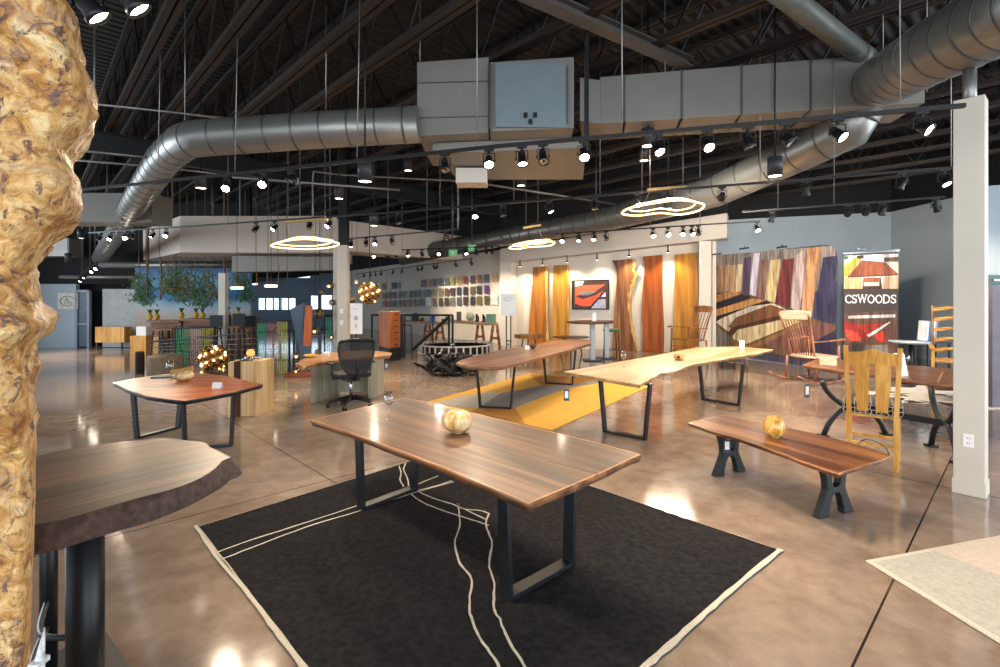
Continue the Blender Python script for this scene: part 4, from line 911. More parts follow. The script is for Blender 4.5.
# cowhide
def hide_mat():
    m, nt, b = newmat('cowhide'); N = nt.nodes; L = nt.links; tc = N.new('ShaderNodeTexCoord'); n = N.new('ShaderNodeTexNoise'); n.inputs['Scale'].default_value = 1.6; n.inputs['Detail'].default_value = 2; n.inputs['Distortion'].default_value = 1
    L.new(tc.outputs['Object'], n.inputs['Vector']); r = N.new('ShaderNodeValToRGB'); r.color_ramp.elements[0].position = .50; r.color_ramp.elements[0].color = lin('#d5d0c8'); r.color_ramp.elements[1].position = .52; r.color_ramp.elements[1].color = lin('#1a1614')
    L.new(n.outputs['Fac'], r.inputs[0]); L.new(r.outputs[0], b.inputs['Base Color']); b.inputs['Roughness'].default_value = .9; return m
rh = thing('cowhide_rug', 'black and white cowhide rug under the far side of the trestle table', 'rug', P(920, 400))
tabletop(rh, [P(x, y) for x, y in ((862, 400), (858, 393), (885, 388), (920, 384), (960, 385), (1010, 384), (1060, 392), (1030, 402), (1000, 410), (965, 411), (940, 404), (905, 403), (880, 407))], .006, .006, (hide_mat(), M['cream']), 'hide', lump=.06)
# ================================================================ BURL SLAB, left foreground
def burl_mat():
    m, nt, b = newmat('golden_burl'); N = nt.nodes; L = nt.links; tc = N.new('ShaderNodeTexCoord')
    def nz(s_, d_, di, r_=.6):
        n = N.new('ShaderNodeTexNoise'); n.inputs['Scale'].default_value = s_; n.inputs['Detail'].default_value = d_; n.inputs['Distortion'].default_value = di; n.inputs['Roughness'].default_value = r_
        L.new(tc.outputs['Object'], n.inputs['Vector']); return n.outputs['Fac']
    def rp(f, st):
        r = N.new('ShaderNodeValToRGB'); e = r.color_ramp.elements; e[0].position, e[0].color = st[0][0], lin(st[0][1]); e[1].position, e[1].color = st[-1][0], lin(st[-1][1])
        for p, c in st[1:-1]: q = e.new(p); q.color = lin(c)
        L.new(f, r.inputs[0]); return r.outputs[0]
    def mix(f, x, y):
        k = N.new('ShaderNodeMix'); k.data_type = 'RGBA'; L.new(f, k.inputs[0]); L.new(x, k.inputs[6]); L.new(y, k.inputs[7]); return k.outputs[2]
    c1 = rp(nz(15, 8, 1.6), [(.3, '#6f3f1a'), (.40, '#ac7634'), (.52, '#cda060'), (.7, '#e3c894')])
    c2 = rp(nz(30, 6, 1.0), [(.3, '#3e2c34'), (.7, '#7a5440')])
    f2 = rp(nz(19, 8, 1.8, .75), [(.53, '#000000'), (.60, '#ffffff')])
    x = mix(f2, c1, c2)
    f3 = rp(nz(9, 7, 1.2, .7), [(.54, '#000000'), (.66, '#bbbbbb')]); c3 = rp(nz(20, 3, 0), [(.3, '#6a5560'), (.7, '#9a7f74')])
    x = mix(f3, x, c3); L.new(x, b.inputs['Base Color']); b.inputs['Roughness'].default_value = .5
    b.inputs['Coat Weight'].default_value = .05
    bp = N.new('ShaderNodeBump'); bp.inputs['Strength'].default_value = 1.0; bp.inputs['Distance'].default_value = .02
    L.new(nz(34, 7, .6), bp.inputs['Height']); L.new(bp.outputs['Normal'], b.inputs['Normal']); return m
M['burl'] = burl_mat(); M['burl_edge'] = wood('burl_cut_edge', '#9a6a30', '#c08a44', '#d6a45c', .5, 2, 1)
BY = 1.10
edge_px = [(-40, 72), (0, 72), (10, 80), (25, 84), (45, 84), (52, 81), (65, 93), (80, 100), (92, 97), (97, 95), (108, 95), (118, 92), (130, 87), (140, 80), (150, 74), (160, 74), (168, 81), (180, 84), (200, 83), (215, 78), (220, 70), (232, 61), (245, 54), (265, 49), (285, 48), (303, 50), (312, 57), (322, 63), (330, 62), (338, 55), (347, 47), (360, 44), (390, 44), (420, 43), (445, 41), (470, 38), (520, 37.5), (600, 35), (667, 32.5), (1200, 20)]
def ex(y):
    for (a, xa), (c, xc) in zip(edge_px, edge_px[1:]):
        if a <= y <= c: return xa + (xc - xa) * (y - a) / (c - a)
    return edge_px[-1][1]
bt = thing('burl_slab', 'tall golden burl wood slab with knobbly edge at the left margin', 'wood slab', (-1.35, BY, 0))
b = MB(); rows = 330; NF, NA = 70, 12; vs = []
for r_ in range(rows + 1):
    z = 2.62 * r_ / rows; y = HY - (z - CZ) * F / BY; xr = (ex(y) - CX) / F * (BY - (.02 + .07 * max(0.0, min(1.0, (z - 1.42) / .12)))) - .03 * max(0.0, min(1.0, (z - 1.42) / .12))
    up_ = max(0.0, min(1.0, (z - 1.42) / .12)); wv = .05 + .07 * up_
    xl = -1.75; bul = 0.02 + .07 * up_
    xr += .014 * up_ + (.020 if z > 1.95 else max(0, (z - 1.85) / .1) * .020 if z > 1.85 else 0)
    ring_ = []
    for i in range(NF + 1):
        a = i / NF; ring_.append((xl + (xr - wv - xl) * a, BY - bul, 0, -1))
    for i in range(1, NA + 1):
        a = math.pi * i / NA; ring_.append((xr - wv + wv * math.sin(a), BY - bul + (bul + .11) * (1 - math.cos(a)) , math.sin(a), -math.cos(a)))
    ring_.append((xl, BY + bul + .2, 0, 1))
    for (x, yy, nx, ny) in ring_:
        p = Vector((x, yy, z)); q = p * 7
        amp = (.035 + .0 * up_) * (.25 + .75 * up_)
        d = noise.noise(q) * amp + abs(noise.noise(q * 2.1 + Vector((5, 1, 2)))) * amp * .9 + noise.noise(q * 5) * .010 + (.42 - noise.voronoi(q * 1.9)[0][0]) * .030 * (.3 + .7 * up_) + (.4 - noise.voronoi(q * 4.2)[0][0]) * .024 * (.5 + .5 * up_) + (.4 - noise.voronoi(q * 8.0)[0][0]) * .009
        if nx > .5: d *= .6 if up_ > .5 else .12
        if ny > .9 : d = 0
        sk = (ex(y) - CX) / F * max(0.0, yy - BY + bul) * 1.04
        vs.append((x + nx * d + sk, yy + ny * d, z))
n_ = NF + NA + 2
fs = [(r_ * n_ + i, r_ * n_ + (i + 1) % n_, (r_ + 1) * n_ + (i + 1) % n_, (r_ + 1) * n_ + i) for r_ in range(rows) for i in range(n_)]
b.add(vs, fs, True); b.add([vs[i] for i in range(n_)], [tuple(range(n_))[::-1]]); b.add([vs[rows * n_ + i] for i in range(n_)], [tuple(range(n_))])
b.build('burl_body', M['burl'], bt)
b = MB(); b.slab3([A(33, 665, 1.035), A(44, 628, 1.035), A(44, 667, 1.035), A(40, 690, 1.035), A(33, 690, 1.035)], (0, .003, 0)); b.box(A(39, 662, 1.04), (.02, .03, .01))
o = b.build('paper_tag', flat('printed_tag', '#b9b9b8', .6, 0, .6, 60)); tag(o, 'small printed tag at the foot of the burl slab edge', 'tag')

# ================================================================ OFFICE CHAIR AND DESK
gp = lambda x, y, Y: A(x, y, Y)
YC = 8.25; base = Vector(((351 - CX) / F * YC, YC, 0)); oc_ = thing('office_chair', 'black mesh office chair on casters pulled up to the live-edge desk', 'chair', base, R(35)); oc_.scale = (1.06, 1.06, 1.06)
b = MB(); b.tube([(0, 0, .09), (0, 0, .16)], .045, 14); b.build('hub', M['black'], oc_, world=False)
b = MB(); b.tube([(0, 0, .14), (0, 0, .44)], .022, 12); b.build('gas_column', M['chrome'], oc_, world=False)
for k in range(5):
    a = TAU * k / 5 + .35; d = Vector((math.cos(a), math.sin(a), 0)); b = MB()
    b.tube([d * .03 + Vector((0, 0, .13)), d * .2 + Vector((0, 0, .115)), d * .34 + Vector((0, 0, .075))], [.03, .024, .016], 8); l = b.build('base_arm', M['black'], oc_, world=False)
    b = MB(); e_ = d * .34
    for s in (-1, 1): b.lathe([(.001, -.01), (.03, -.01), (.03, .01), (.001, .01)], e_ + Vector((-d.y, d.x, 0)) * s * .02 + Vector((0, 0, .03)), 12, axis=(-d.y, d.x, 0))
    b.build('caster', M['black'], l, world=False)
b = MB(); so = [(-.25, -.20), (-.27, .05), (-.25, .24), (-.12, .27), (.12, .27), (.25, .24), (.27, .05), (.25, -.20), (.1, -.23), (-.1, -.23)]
b.prism([(p.x, p.y) for p in smoothline([(x, y, 0) for x, y in so], 4, True)], .46, .53); b.build('seat', M['fabric_black'], oc_, world=False, bevel=.025)
b = MB(); b.box((0, 0, .43), (.22, .26, .07)); b.build('tilt_box', M['black'], oc_, world=False, bevel=.01)
# back: frame loop and mesh panel, towards the viewer (negative y)
lo = [(-.14, .55), (-.22, .68), (-.27, .85), (-.265, 1.0), (-.2, 1.04), (0, 1.055), (.2, 1.04), (.265, 1.0), (.27, .85), (.22, .68), (.14, .55), (0, .535)]
lp = smoothline([(x, -.24 - .06 * (z - .55) - .05 * (1 - (x / .27) ** 2), z) for x, z in lo], 5, True)
b = MB(); b.tube(lp, .016, 8, closed=True); b.tube([p for p in lp if p.z > .99], .022, 8); b.build('back_frame', M['black'], oc_, world=False)
def mesh_cloth():
    m, nt, bb = newmat('see_through_mesh'); bb.inputs['Base Color'].default_value = lin('#1a1819'); bb.inputs['Roughness'].default_value = .7; bb.inputs['Alpha'].default_value = .72; return m
b = MB(); b.slab3(lp, (0, .006, 0)); b.build('back_mesh', mesh_cloth(), oc_, world=False)
b = MB(); b.tube([(0, -.02, .42), (0, -.22, .45), (0, -.30, .60), (0, -.31, .75)], [.03, .025, .02, .015], 8); b.build('back_support', M['black'], oc_, world=False)
for s in (-1, 1):
    b = MB(); b.tube([(s * .10, -.02, .44), (s * .29, -.02, .45), (s * .31, -.04, .66)], .014, 8); b.box((s * .31, .0, .675), (.075, .24, .03)); b.build('armrest', M['black'], oc_, world=False, bevel=.004)
dk = thing('pedestal_desk', 'live-edge top desk on two bleached wood box pedestals behind the office chair', 'desk', G(350, 392))
ZD = .74; M['desktop'] = wood('desk_live_edge', '#8a5a34', '#b5814f', '#d1a26c', .3, 0, 1.2, coat=.3)
tabletop(dk, [P(x, y, ZD) for x, y in ((295.5, 363.5), (303, 359), (318, 354.5), (331, 352.5), (350, 351), (370, 350), (392, 352.5), (391, 355), (378, 356), (360, 357.5), (338, 359.5), (316, 363), (303, 366.5))], ZD, .06, (M['desktop'], M['desktop']), lump=.02, under=.02)
def pedestal(parent, pxs, z, mat):
    b = MB(); b.prism([(p.x, p.y) for p in pxs], 0, z); b.build('pedestal', mat, parent, bevel=.004)
g1, g2, g3 = G(311, 404), G(328, 399), G(333, 396.5); pedestal(dk, [g1, g2, g2 + Vector((.05, .5, 0)), g1 + Vector((.1, .6, 0))], ZD - .06, M['bleach'])
g1, g2 = G(368, 398.5), G(375.5, 397.5); pedestal(dk, [g1, g2, g2 + Vector((.05, .45, 0)), g1 + Vector((.0, .45, 0))], ZD - .06, M['bleach'])
g1, g2 = G(328, 399), G(370, 398.5); g1.y += .45; g2.y += .40; b = MB(); b.bar(g1 + Vector((.0, 0, .36)), g2 + Vector((0, 0, .36)), .03, .62); b.build('modesty_panel', M['bleach'], dk)
t = thing('wooden_bowl', 'shallow wood bowl on the left end of the pedestal desk', 'bowl', P(311, 357.5, ZD)); b = MB(); b.lathe([(.04, 0), (.13, .05), (.12, .052), (.03, .012), (0, .012)], P(311, 357.5, ZD), 20); b.build('bowl_body', M['turned2'], t)
b = MB(); c = P(326, 356, ZD); b.box(c + Vector((0, 0, .035)), (.12, .05, .07)); tag(b.build('name_block', M['card']), 'white card block on the pedestal desk', 'card')
price_tag(P(386.5, 366, .55), .065, .12, 'white tag hanging under the right end of the pedestal desk', ZD - .05)

# ---- wooden cube pedestal with strap and star object
wc = thing('wood_pedestal', 'pale wood cube pedestal with dark strap behind the red-brown table', 'pedestal', G(242, 417)); q = G(228, 417); r2 = G(257.5, 416); hh = CZ - (362 - HY) / F * q.y
b = MB(); b.prism([(q.x, q.y), (r2.x, r2.y), (r2.x + .05, r2.y + .45), (q.x + .02, q.y + .45)], 0, hh); b.build('cube_body', wood('pale_birch', '#c29b66', '#d9b681', '#e6c897', .5, 2, .5), wc, bevel=.006)
b = MB(); m_ = q.lerp(r2, .32); b.box((m_.x, m_.y - .008, hh * .5), (.09, .016, hh)); b.box((m_.x, m_.y + .2, hh + .004), (.09, .42, .008)); b.build('strap', wood('dark_strap', '#2e1c14', '#472b1e', '#5a3826', .4, 2), wc)
def starfish(p, s, lab, mat):
    t = thing('star_sculpture', lab, 'sculpture', p); b = MB()
    for k in range(5):
        a = TAU * k / 5 + .3; d = Vector((math.cos(a), math.sin(a), 0)); b.tube([p + Vector((0, 0, s * .25)), p + d * s * .55 + Vector((0, 0, s * .2)), p + d * s + Vector((0, 0, s * .04))], [s * .22, s * .14, s * .03], 8)
    b.build('star_body', mat, t); b = MB(); b.sphere(p + Vector((0, 0, s * .62)), s * .36, 14); b.build('glass_ball', flat('amber_glass', '#c79a58', .1, .2, emit='#ffb860', estr=.6), t)
starfish(Vector((q.x + .24, q.y + .2, hh + .008)), .17, 'silver star-shaped holder with glass ball on the wood cube pedestal', M['chrome'])
# ---- log stump seats
for x0, x1, yb, yt, lab, c_ in ((139, 171, 378, 357, 'grey-brown low round pouf behind the red-brown table', '#7c6c58'), (133, 141, 374, 352, 'dark wood stump left of the round pouf', '#33241c')):
    Y = 890 / (yb - HY); a, c = A(x0, yb, Y), A(x1, yb, Y); r_ = (c.x - a.x) / 2; m_ = (a + c) / 2; zt_ = A(0, yt, Y).z
    t = thing('round_pouf' if r_ > .2 else 'tree_stump', lab, 'seat', (m_.x, Y + r_, 0)); b = MB()
    b.lathe([(r_ * .96, 0), (r_, .04), (r_ * 1.02, zt_ * .5), (r_, zt_ - .04), (r_ * .93, zt_), (r_ * .3, zt_ + .005)], (m_.x, Y + r_, 0), 24); b.build('body', flat('seat_cover', c_, .9, 0, .25, 8, bump=.3), t)

# ================================================================ GLASS ORBS AND BEAD CURTAINS
M['bulb_on'] = glow('warm_bulb', '#ffc470', 5); M['amber'] = flat('amber_ball', '#8a6536', .12, .5, .3, 20); M['smoke'] = flat('smoky_glass_ball', '#6b5f45', .05, .3, .3, 12, alpha=.75)
def orb_cluster(x, y, rp_, Y, lab, n=46, hang=None, base=None):
    c = A(x, y, Y); r_ = rp_ / F * Y; t = thing('orb_lamp', lab, 'lamp', c)
    b = MB(); b.sphere(c, r_ * .72, 16); b.build('core', M['amber'], t)
    b = MB()
    for i in range(n):
        ph = math.acos(1 - 2 * (i + .5) / n); th = i * 2.39996; d = Vector((math.sin(ph) * math.cos(th), math.sin(ph) * math.sin(th), math.cos(ph)))
        on = i % 5 < 2; b = MB(); b.sphere(c + d * r_ * .86, r_ * (.09 if on else .18), 8); b.build('bulb_glass' if on else 'glass_bubble', M['bulb_on'] if on else M['amber'], t)
    if hang: b = MB(); b.tube([c + Vector((0, 0, r_ * .8)), (c.x, c.y, hang)], .01, 5); b.build('stem', M['black'], t)
    if base is not None: b = MB(); b.tube([(c.x, c.y, 0.01), c - Vector((0, 0, r_ * .7))], .03, 8); b.box((c.x, c.y, .01), (.3, .3, .02)); b.build('stand', M['black'], t)
    return t
orb_cluster(369.5, 293, 11.5, 13.0, 'large cluster orb lamp glowing right of the inner column', 60, 6.3)
orb_cluster(213, 358.5, 14, 12.6, 'glowing cluster orb lamp in front of the first bead curtain', 60, None, 0)
orbs = [(357, 282.5, 2.8, 'tiny amber orb left of the large cluster lamp', 1), (330, 286, 4, 'amber orb nearest the inner column, lit', 1), (321, 292, 2.6, 'small clear orb below the lit amber one', 0), (332, 302.5, 3.4, 'clear orb touching the inner column', 0), (347, 290, 3.6, 'amber orb just right of the inner column', 1), (352, 300, 3.6, 'clear orb right of the column and lower', 0), (319.5, 313.5, 5.2, 'large smoky orb beside the orange plank', 0), (315.5, 331, 4.2, 'lit orb halfway down beside the orange plank', 1), (332, 337, 2.2, 'small orange orb on the shelf left of the column', 1), (297.5, 356, 3.8, 'lit orb on the stand left of the desk', 1), (317.5, 352, 3, 'smoky orb behind the desk bowl', 0), (297, 371, 3, 'lit orb on the low red platform', 1)]
for x, y, r_, lab, on in orbs:
    Y = (12.3 if x < 345 else 12.9) if y < 345 else 11.4; c = A(x, y, Y); rr = r_ / F * Y; t = thing('glass_orb', lab, 'ornament', c)
    b = MB(); b.sphere(c, rr, 14); b.build('orb_shell', M['smoke'], t)
    if on: b = MB(); b.sphere(c - Vector((0, rr * .75, rr * .1)), rr * .35, 8); b.build('lit_core', M['bulb_on'], t)
    b = MB(); b.tube([c + Vector((0, 0, rr * (.9 if y < 345 else -.9))), (c.x, c.y, 6.3 if y < 345 else 0.1 if x < 305 else 0.0)], .006 if y < 345 else .012, 5); b.build('cord' if y < 345 else 'stem', M['black'], t)
CB = {'green': flat('green_tinsel', '#1f9e62', .6, .1, .5, 40), 'white': flat('pearl_tinsel', '#c9b0a6', .6, .1, .4, 40), 'red': flat('rosy_tinsel', '#a86a5c', .6, .1, .5, 40), 'yellow': flat('yellow_tinsel', '#b5b13c', .6, .1, .5, 40)}
def curtain(x0, x1, y0, y1, Y, col, lab):
    t = thing('bead_curtain', lab, 'curtain', A((x0 + x1) / 2, y1, Y)); b = MB(); a, c = A(x0, y0, Y), A(x1, y0, Y); zb_ = A(0, y1, Y).z; n = max(4, int((x1 - x0) / 1.7))
    for i in range(n):
        x = a.x + (c.x - a.x) * (i + .5) / n; z = a.z; y_ = Y
        while z > zb_:
            h = random.uniform(.03, .07); b.box((x + random.uniform(-.006, .006), y_, z - h / 2), (.022, .008, h * .8), random.uniform(-.8, .8)); z -= h
    o = b.build('bead_strands', CB[col], t); o['kind'] = 'stuff'
    b = MB(); b.bar((a.x, Y, a.z + .01), (c.x, Y, a.z + .01), .02, .03); b.build('rod', M['black'], t)
def rack(x0, x1, y0, Y, lab):
    t = thing('display_rack', lab, 'rack', A((x0 + x1) / 2, 0, Y)); t.location.z = 0; a, c = A(x0, y0, Y), A(x1, y0, Y); b = MB()
    for p in (a, c): b.bar((p.x, Y + .03, 0), (p.x, Y + .03, p.z + .03), .03, .03, up=(0, 1, 0))
    b.bar((a.x, Y + .03, a.z + .03), (c.x, Y + .03, a.z + .03), .03, .03); b.bar((a.x, Y + .03, .3), (c.x, Y + .03, .3), .03, .03); b.build('frame', M['black'], t)
rack(175, 214, 328, 13.6, 'black rack holding the first bead curtains behind the orb lamp')
curtain(176, 189, 329, 366, 13.5, 'green', 'green bead curtain behind the red-brown table, leftmost'); curtain(190, 201, 328.5, 372, 13.5, 'white', 'pearly white bead curtain between the green and yellow ones'); curtain(201.5, 213, 328, 374, 13.5, 'yellow', 'yellow bead curtain behind the glowing orb lamp')
rack(256, 289, 321.5, 11.9, 'black rack holding bead curtains left of the pedestal desk')
curtain(257, 266.5, 323, 377, 11.8, 'green', 'green bead curtain behind the wood cube pedestal'); curtain(267, 277, 323, 376, 11.8, 'red', 'rosy bead curtain in the middle of the rack near the desk'); curtain(277, 287.5, 321.5, 375, 11.8, 'yellow', 'yellow bead curtain left of the blue panel')
curtain(325, 332.5, 317, 352, 12.8, 'green', 'green bead curtain just left of the inner column'); curtain(347, 350.5, 316, 344, 12.8, 'yellow', 'narrow yellow bead curtain just right of the inner column')
rack(324, 334, 316.5, 12.9, 'black rack left of the inner column holding one green bead curtain'); rack(346.2, 351.5, 315.5, 12.9, 'narrow black rack right of the inner column')
# cable railing
rl = thing('cable_railing', 'dark railing with thin horizontal cables behind the bead curtains', 'railing', A(230, 372, 12.9)); rl.location.z = 0
y1_ = [(150, 342, 14.2), (176, 339, 14.0), (216, 336, 13.2), (240, 333.5, 12.7), (294, 330.5, 12.4), (330, 329, 12.9)]
b = MB(); b.tube([A(*q_) for q_ in y1_], .025, 8); b.build('top_rail', M['leg'], rl)
for q_ in y1_[1:-1]:
    p = A(*q_); b = MB(); b.bar((p.x, p.y, 0), (p.x, p.y, p.z), .04, .04, up=(0, 1, 0)); b.build('post', M['leg'], rl)
b = MB()
for k in range(1, 6): b.tube([Vector((A(*q_).x, A(*q_).y, A(*q_).z * (1 - k / 6.5))) for q_ in y1_], .006, 5)
b.build('cables', M['conduit'], rl)
# blue sculptural panel + orange plank + platform
b = MB(); b.slab3([A(290, 309.5, 12.0), A(303.5, 302.7, 12.0), A(303, 345, 12.0), A(307, 376, 12.0), A(302.5, 376, 12.0), A(298, 345, 12.0)], (0, .12, 0)); b.slab3([A(300, 345, 11.95), A(310.5, 345, 11.95), A(309, 358, 11.95), A(302, 376, 11.95), A(301, 358, 11.95)], (0, .1, 0))
tag(b.build('blue_panel', flat('blue_grey_paint', '#55687e', .6, 0, .05)), 'tall blue-grey angular panel left of the orange plank', 'panel')
b = MB(); b.slab3([A(303, 346, 11.88), A(311, 346, 11.88), A(311.8, 305.5, 11.88), A(305.3, 305.5, 11.88)], (0, .06, 0)); tag(b.build('orange_plank', wood('orange_plank', '#b0582e', '#c96d3c', '#d8824e', .5, 2)), 'upright orange wood plank beside the blue-grey panel', 'plank')
pf_ = G(298, 378); b = MB(); b.box((pf_.x, pf_.y + .25, .05), (.62, .5, .10)); tag(b.build('low_platform', wood('red_platform', '#6a3420', '#8a4a2e', '#9c5b3a', .4, 0), bevel=.005), 'low red-brown platform left of the desk', 'platform')

# ================================================================ FAR LEFT: BAR, VINES, SIGN
b = MB(); c = A(64, 301, 17.8); c.y = 17.97; t = thing('logo_sign', 'pale square sign with an oval swirl emblem, far left wall', 'sign', c); b.box(c, (.72, .04, .58)); b.build('sign_board', flat('cream_sign', '#cfcdbf', .6), t)
b = MB(); b.tube([c + Vector((.26 * math.cos(a) , -.03, .17 * math.sin(a))) for a in [TAU * k / 24 * .85 + .3 for k in range(24)]], .012, 6); b.tube([c + Vector((x, -.03, z)) for x, z in ((-.1, -.09), (-.02, .1), (.03, -.02), (.0, -.09), (.12, -.05), (.17, -.09))], .01, 6); b.build('swirl_emblem', flat('grey_ink', '#6a6e70', .6), t)
t = thing('slatted_bench', 'orange slatted bench front with dark legs before the pale partition', 'bench', G(110, 347)); Yb = 17.2
b = MB()
for i in range(16): xx = 95.2 + i * 1.82; b.slab3([A(xx, 342.5, Yb), A(xx + 1.65, 342.5, Yb), A(xx + 1.65, 327, Yb), A(xx, 327, Yb)], (0, .35, 0))
b.build('slats', M['honey'], t); b = MB()
for xx in (97, 122): b.bar(A(xx, 342.5, Yb + .15), Vector((A(xx, 0, Yb + .15).x, Yb + .15, 0)), .05, .05, up=(0, 1, 0))
b.build('leg', M['black'], t)
for x0, x1, y0, y1, lab, c_ in ((130, 146, 336, 352, 'orange slatted crate below the white box', '#b98142'), (153.5, 161, 337, 352, 'narrow orange slatted crate right of its wider twin', '#b98142')):
    b = MB(); Yc = 16.0; n = max(2, int((x1 - x0) / 2))
    for i in range(n): xa = x0 + (x1 - x0) * i / n; b.slab3([A(xa, 353.6, Yc), A(xa + (x1 - x0) / n * .9, 353.6, Yc), A(xa + (x1 - x0) / n * .9, y0, Yc), A(xa, y0, Yc)], (0, .3, 0))
    tag(b.build('slatted_crate', M['honey']), lab, 'crate')
b = MB(); b.slab3([A(136, 335.8, 16.1), A(146, 335.8, 16.1), A(146, 326.5, 16.1), A(136, 326.5, 16.1)], (0, .25, 0)); tag(b.build('white_box', M['card'], bevel=.01), 'white box standing on the slatted crate', 'box')
M['barwood'] = wood('bar_wood', '#6b4630', '#8a5f42', '#a07352', .5, 0, .8)
Yb = 16.6
for i, (x0, x1, y0, lab) in enumerate(((147, 180, 320.5, 'brown bar counter with pineapples on the left'), (180, 216, 319, 'brown bar counter in the middle left of the pale post'), (226, 251, 318, 'brown bar counter right of the pale post'))):
    t = thing('bar_counter', lab, 'counter', A((x0 + x1) / 2, 350, Yb)); t.location.z = 0
    a, c = A(x0, y0, Yb), A(x1 - .4, y0, Yb); b = MB(); b.box(((a.x + c.x) / 2, Yb + .3, a.z - .03), (c.x - a.x, .7, .06)); b.build('counter_top', M['barwood'], t)
    b = MB(); b.box(((a.x + c.x) / 2, Yb + .35, a.z / 2 - .03), (c.x - a.x - .06, .45, a.z - .06)); b.build('counter_front', M['barwood'], t)
M['pine'] = flat('pineapple_skin', '#c8a02c', .5, 0, .35, 40); M['leafg'] = flat('green_leaf', '#3d6a2c', .6, 0, .3, 10)
for i, (x, y0) in enumerate(((150, 320.5), (157, 320.5), (181.5, 319), (196, 319), (202.5, 319), (228, 318), (238.5, 318))):
    q_ = A(x, y0, Yb + .15); q_.z = A(0, y0, Yb).z; t = thing('pineapple', 'yellow pineapple with green crown, ' + ord_(i) + ' from the left along the bar', 'pineapple', q_, 0, 'pineapples on the bar')
    b = MB(); b.sphere(q_ + Vector((0, 0, .12)), .085, 12, (1, 1, 1.4)); b.build('fruit', M['pine'], t); b = MB()
    for k in range(8):
        a = TAU * k / 8; b.tube([q_ + Vector((0, 0, .22)), q_ + Vector((math.cos(a) * .05, math.sin(a) * .05, .33)), q_ + Vector((math.cos(a) * .09, math.sin(a) * .09, .37))], [.02, .015, .003], 4)
    b.build('crown', M['leafg'], t)
def stool(x, yb, Y, h, lab, mat=None, back=False):
    p = Vector((A(x, 0, Y).x, Y, 0)); t = thing('bar_stool', lab, 'stool', p, 0, 'dark stools along the bar'); b = MB(); b.box((0, 0, h), (.36, .36, .05)); b.build('seat', mat or M['barwood'], t, world=False)
    for sx in (-1, 1):
        for sy in (-1, 1): b = MB(); b.bar((sx * .2, sy * .2, 0), (sx * .14, sy * .14, h), .035, .035, up=(0, 1, 0)); b.build('leg', M['black'], t, world=False)
    b = MB(); b.bar((-.18, -.18, .25), (.18, -.18, .25), .02, .02); b.bar((-.18, .18, .25), (.18, .18, .25), .02, .02); b.build('foot_rail', M['black'], t, world=False)
    if back: b = MB(); b.box((0, .17, h + .22), (.38, .04, .36)); b.build('backrest', mat or M['black'], t, world=False)
for i, (x, Y, h) in enumerate(((161, 15.6, .8), (170, 15.4, .82), (213, 15.3, .85), (222, 15.7, .85), (236, 15.2, .9), (247, 15.6, .82))): stool(x, 0, Y, h, 'dark bar stool, ' + ord_(i) + ' from the left in front of the bar', None, i > 1)
M['rope'] = flat('bamboo_pole', '#6d5034', .7, 0, .35, 20); M['vine'] = flat('hanging_leaves', '#3f5a34', .8, 0, .5, 15); M['vine2'] = flat('dry_leaves', '#6a6848', .8, 0, .5, 15)
for i, (x, y0, y1, g) in enumerate(((148, 252, 297, 0), (160.5, 252, 300, 0), (173, 262, 292, 1), (139, 268, 299, 2), (146, 270, 303, 2), (187, 270, 296, 1), (195, 262, 303, 2), (205, 268, 305, 2), (212, 265, 298, 1), (224.5, 256, 298, 0), (237, 262, 285, 1), (245, 262, 300, 2), (180, 262, 300, 2), (168, 266, 292, 2), (256, 258, 292, 3), (268, 256, 288, 3), (287, 256, 288, 3), (278, 256, 282, 3))):
    Y = 16.0 if x < 250 else 14.2; a, c = A(x, y0, Y), A(x, y1, Y)
    t = thing('hanging_vine', ord_(i) + (' bare pole' if g in (0, 3) else ' leafy vine') + ' hanging by the beach mural, in build-up from left to right', 'plant', c)
    t['label'] = ('bare pole' if g in (0, 3) else 'leafy vine') + ' over the bar, ' + ('the left end' if x < 155 else 'the left middle' if x < 185 else 'the middle' if x < 222 else 'right of the post' if x < 250 else 'the grey duct') + ', ' + ord_(sorted([148, 160.5, 173, 139, 146, 187, 195, 205, 212, 224.5, 237, 245, 180, 168, 256, 268, 287, 278]).index(x)) + ' from left'
    t['group'] = 'vines and poles hanging over the bar'
    b = MB(); b.tube(smoothline([(a.x, Y, 6.3), a, jit(a.lerp(c, .5), .03), c], 3), .035 if g == 0 else .012 if g < 3 else .010, 6); b.build('stem', M['rope'], t)
    if g in (1, 2):
        b = MB()
        for k in range(240 if g == 2 else 110):
            f_ = random.random(); p = a.lerp(c, f_ ** .6) + Vector((random.gauss(0, .13), random.gauss(0, .1), 0)); d = Vector((random.uniform(-1, 1), random.uniform(-.5, .5), random.uniform(-1.6, -.2))).normalized() * random.uniform(.08, .2); s_ = Vector((-d.z, 0, d.x)).normalized() * .02
            b.add([p, p + d * .5 + s_, p + d, p + d * .5 - s_], [(0, 1, 2, 3)])
        b.build('leaves', M['vine'] if g == 2 else M['vine2'], t)
for x, y, lab in ((237, 288, 'small bright linear lamp hanging right of the bar post'), (271, 286, 'small bright linear lamp hanging under the grey duct')):
    t = thing('linear_lamp', lab, 'lamp', A(x, y, 14)); b = MB(); b.box(A(x, y, 14), (.32, .08, .05)); b.build('diffuser', M['down'], t); b = MB(); b.tube([A(x, y - 1, 14), (A(x, y, 14).x, 14, 6.3)], .008, 5); b.build('cord', M['black'], t)
b = MB(); t = thing('disc_lamp', 'dim round disc lamp hanging before the beach mural', 'lamp', A(176, 289, 15)); b.lathe([(.02, .08), (.26, .02), (.27, 0), (0, -.01)], A(176, 289, 15), 20); b.build('shade', M['rope'], t); b = MB(); q_ = A(176, 287, 15); b.tube([q_, (q_.x, q_.y, 6.3)], .008, 5); b.build('cord', M['black'], t)
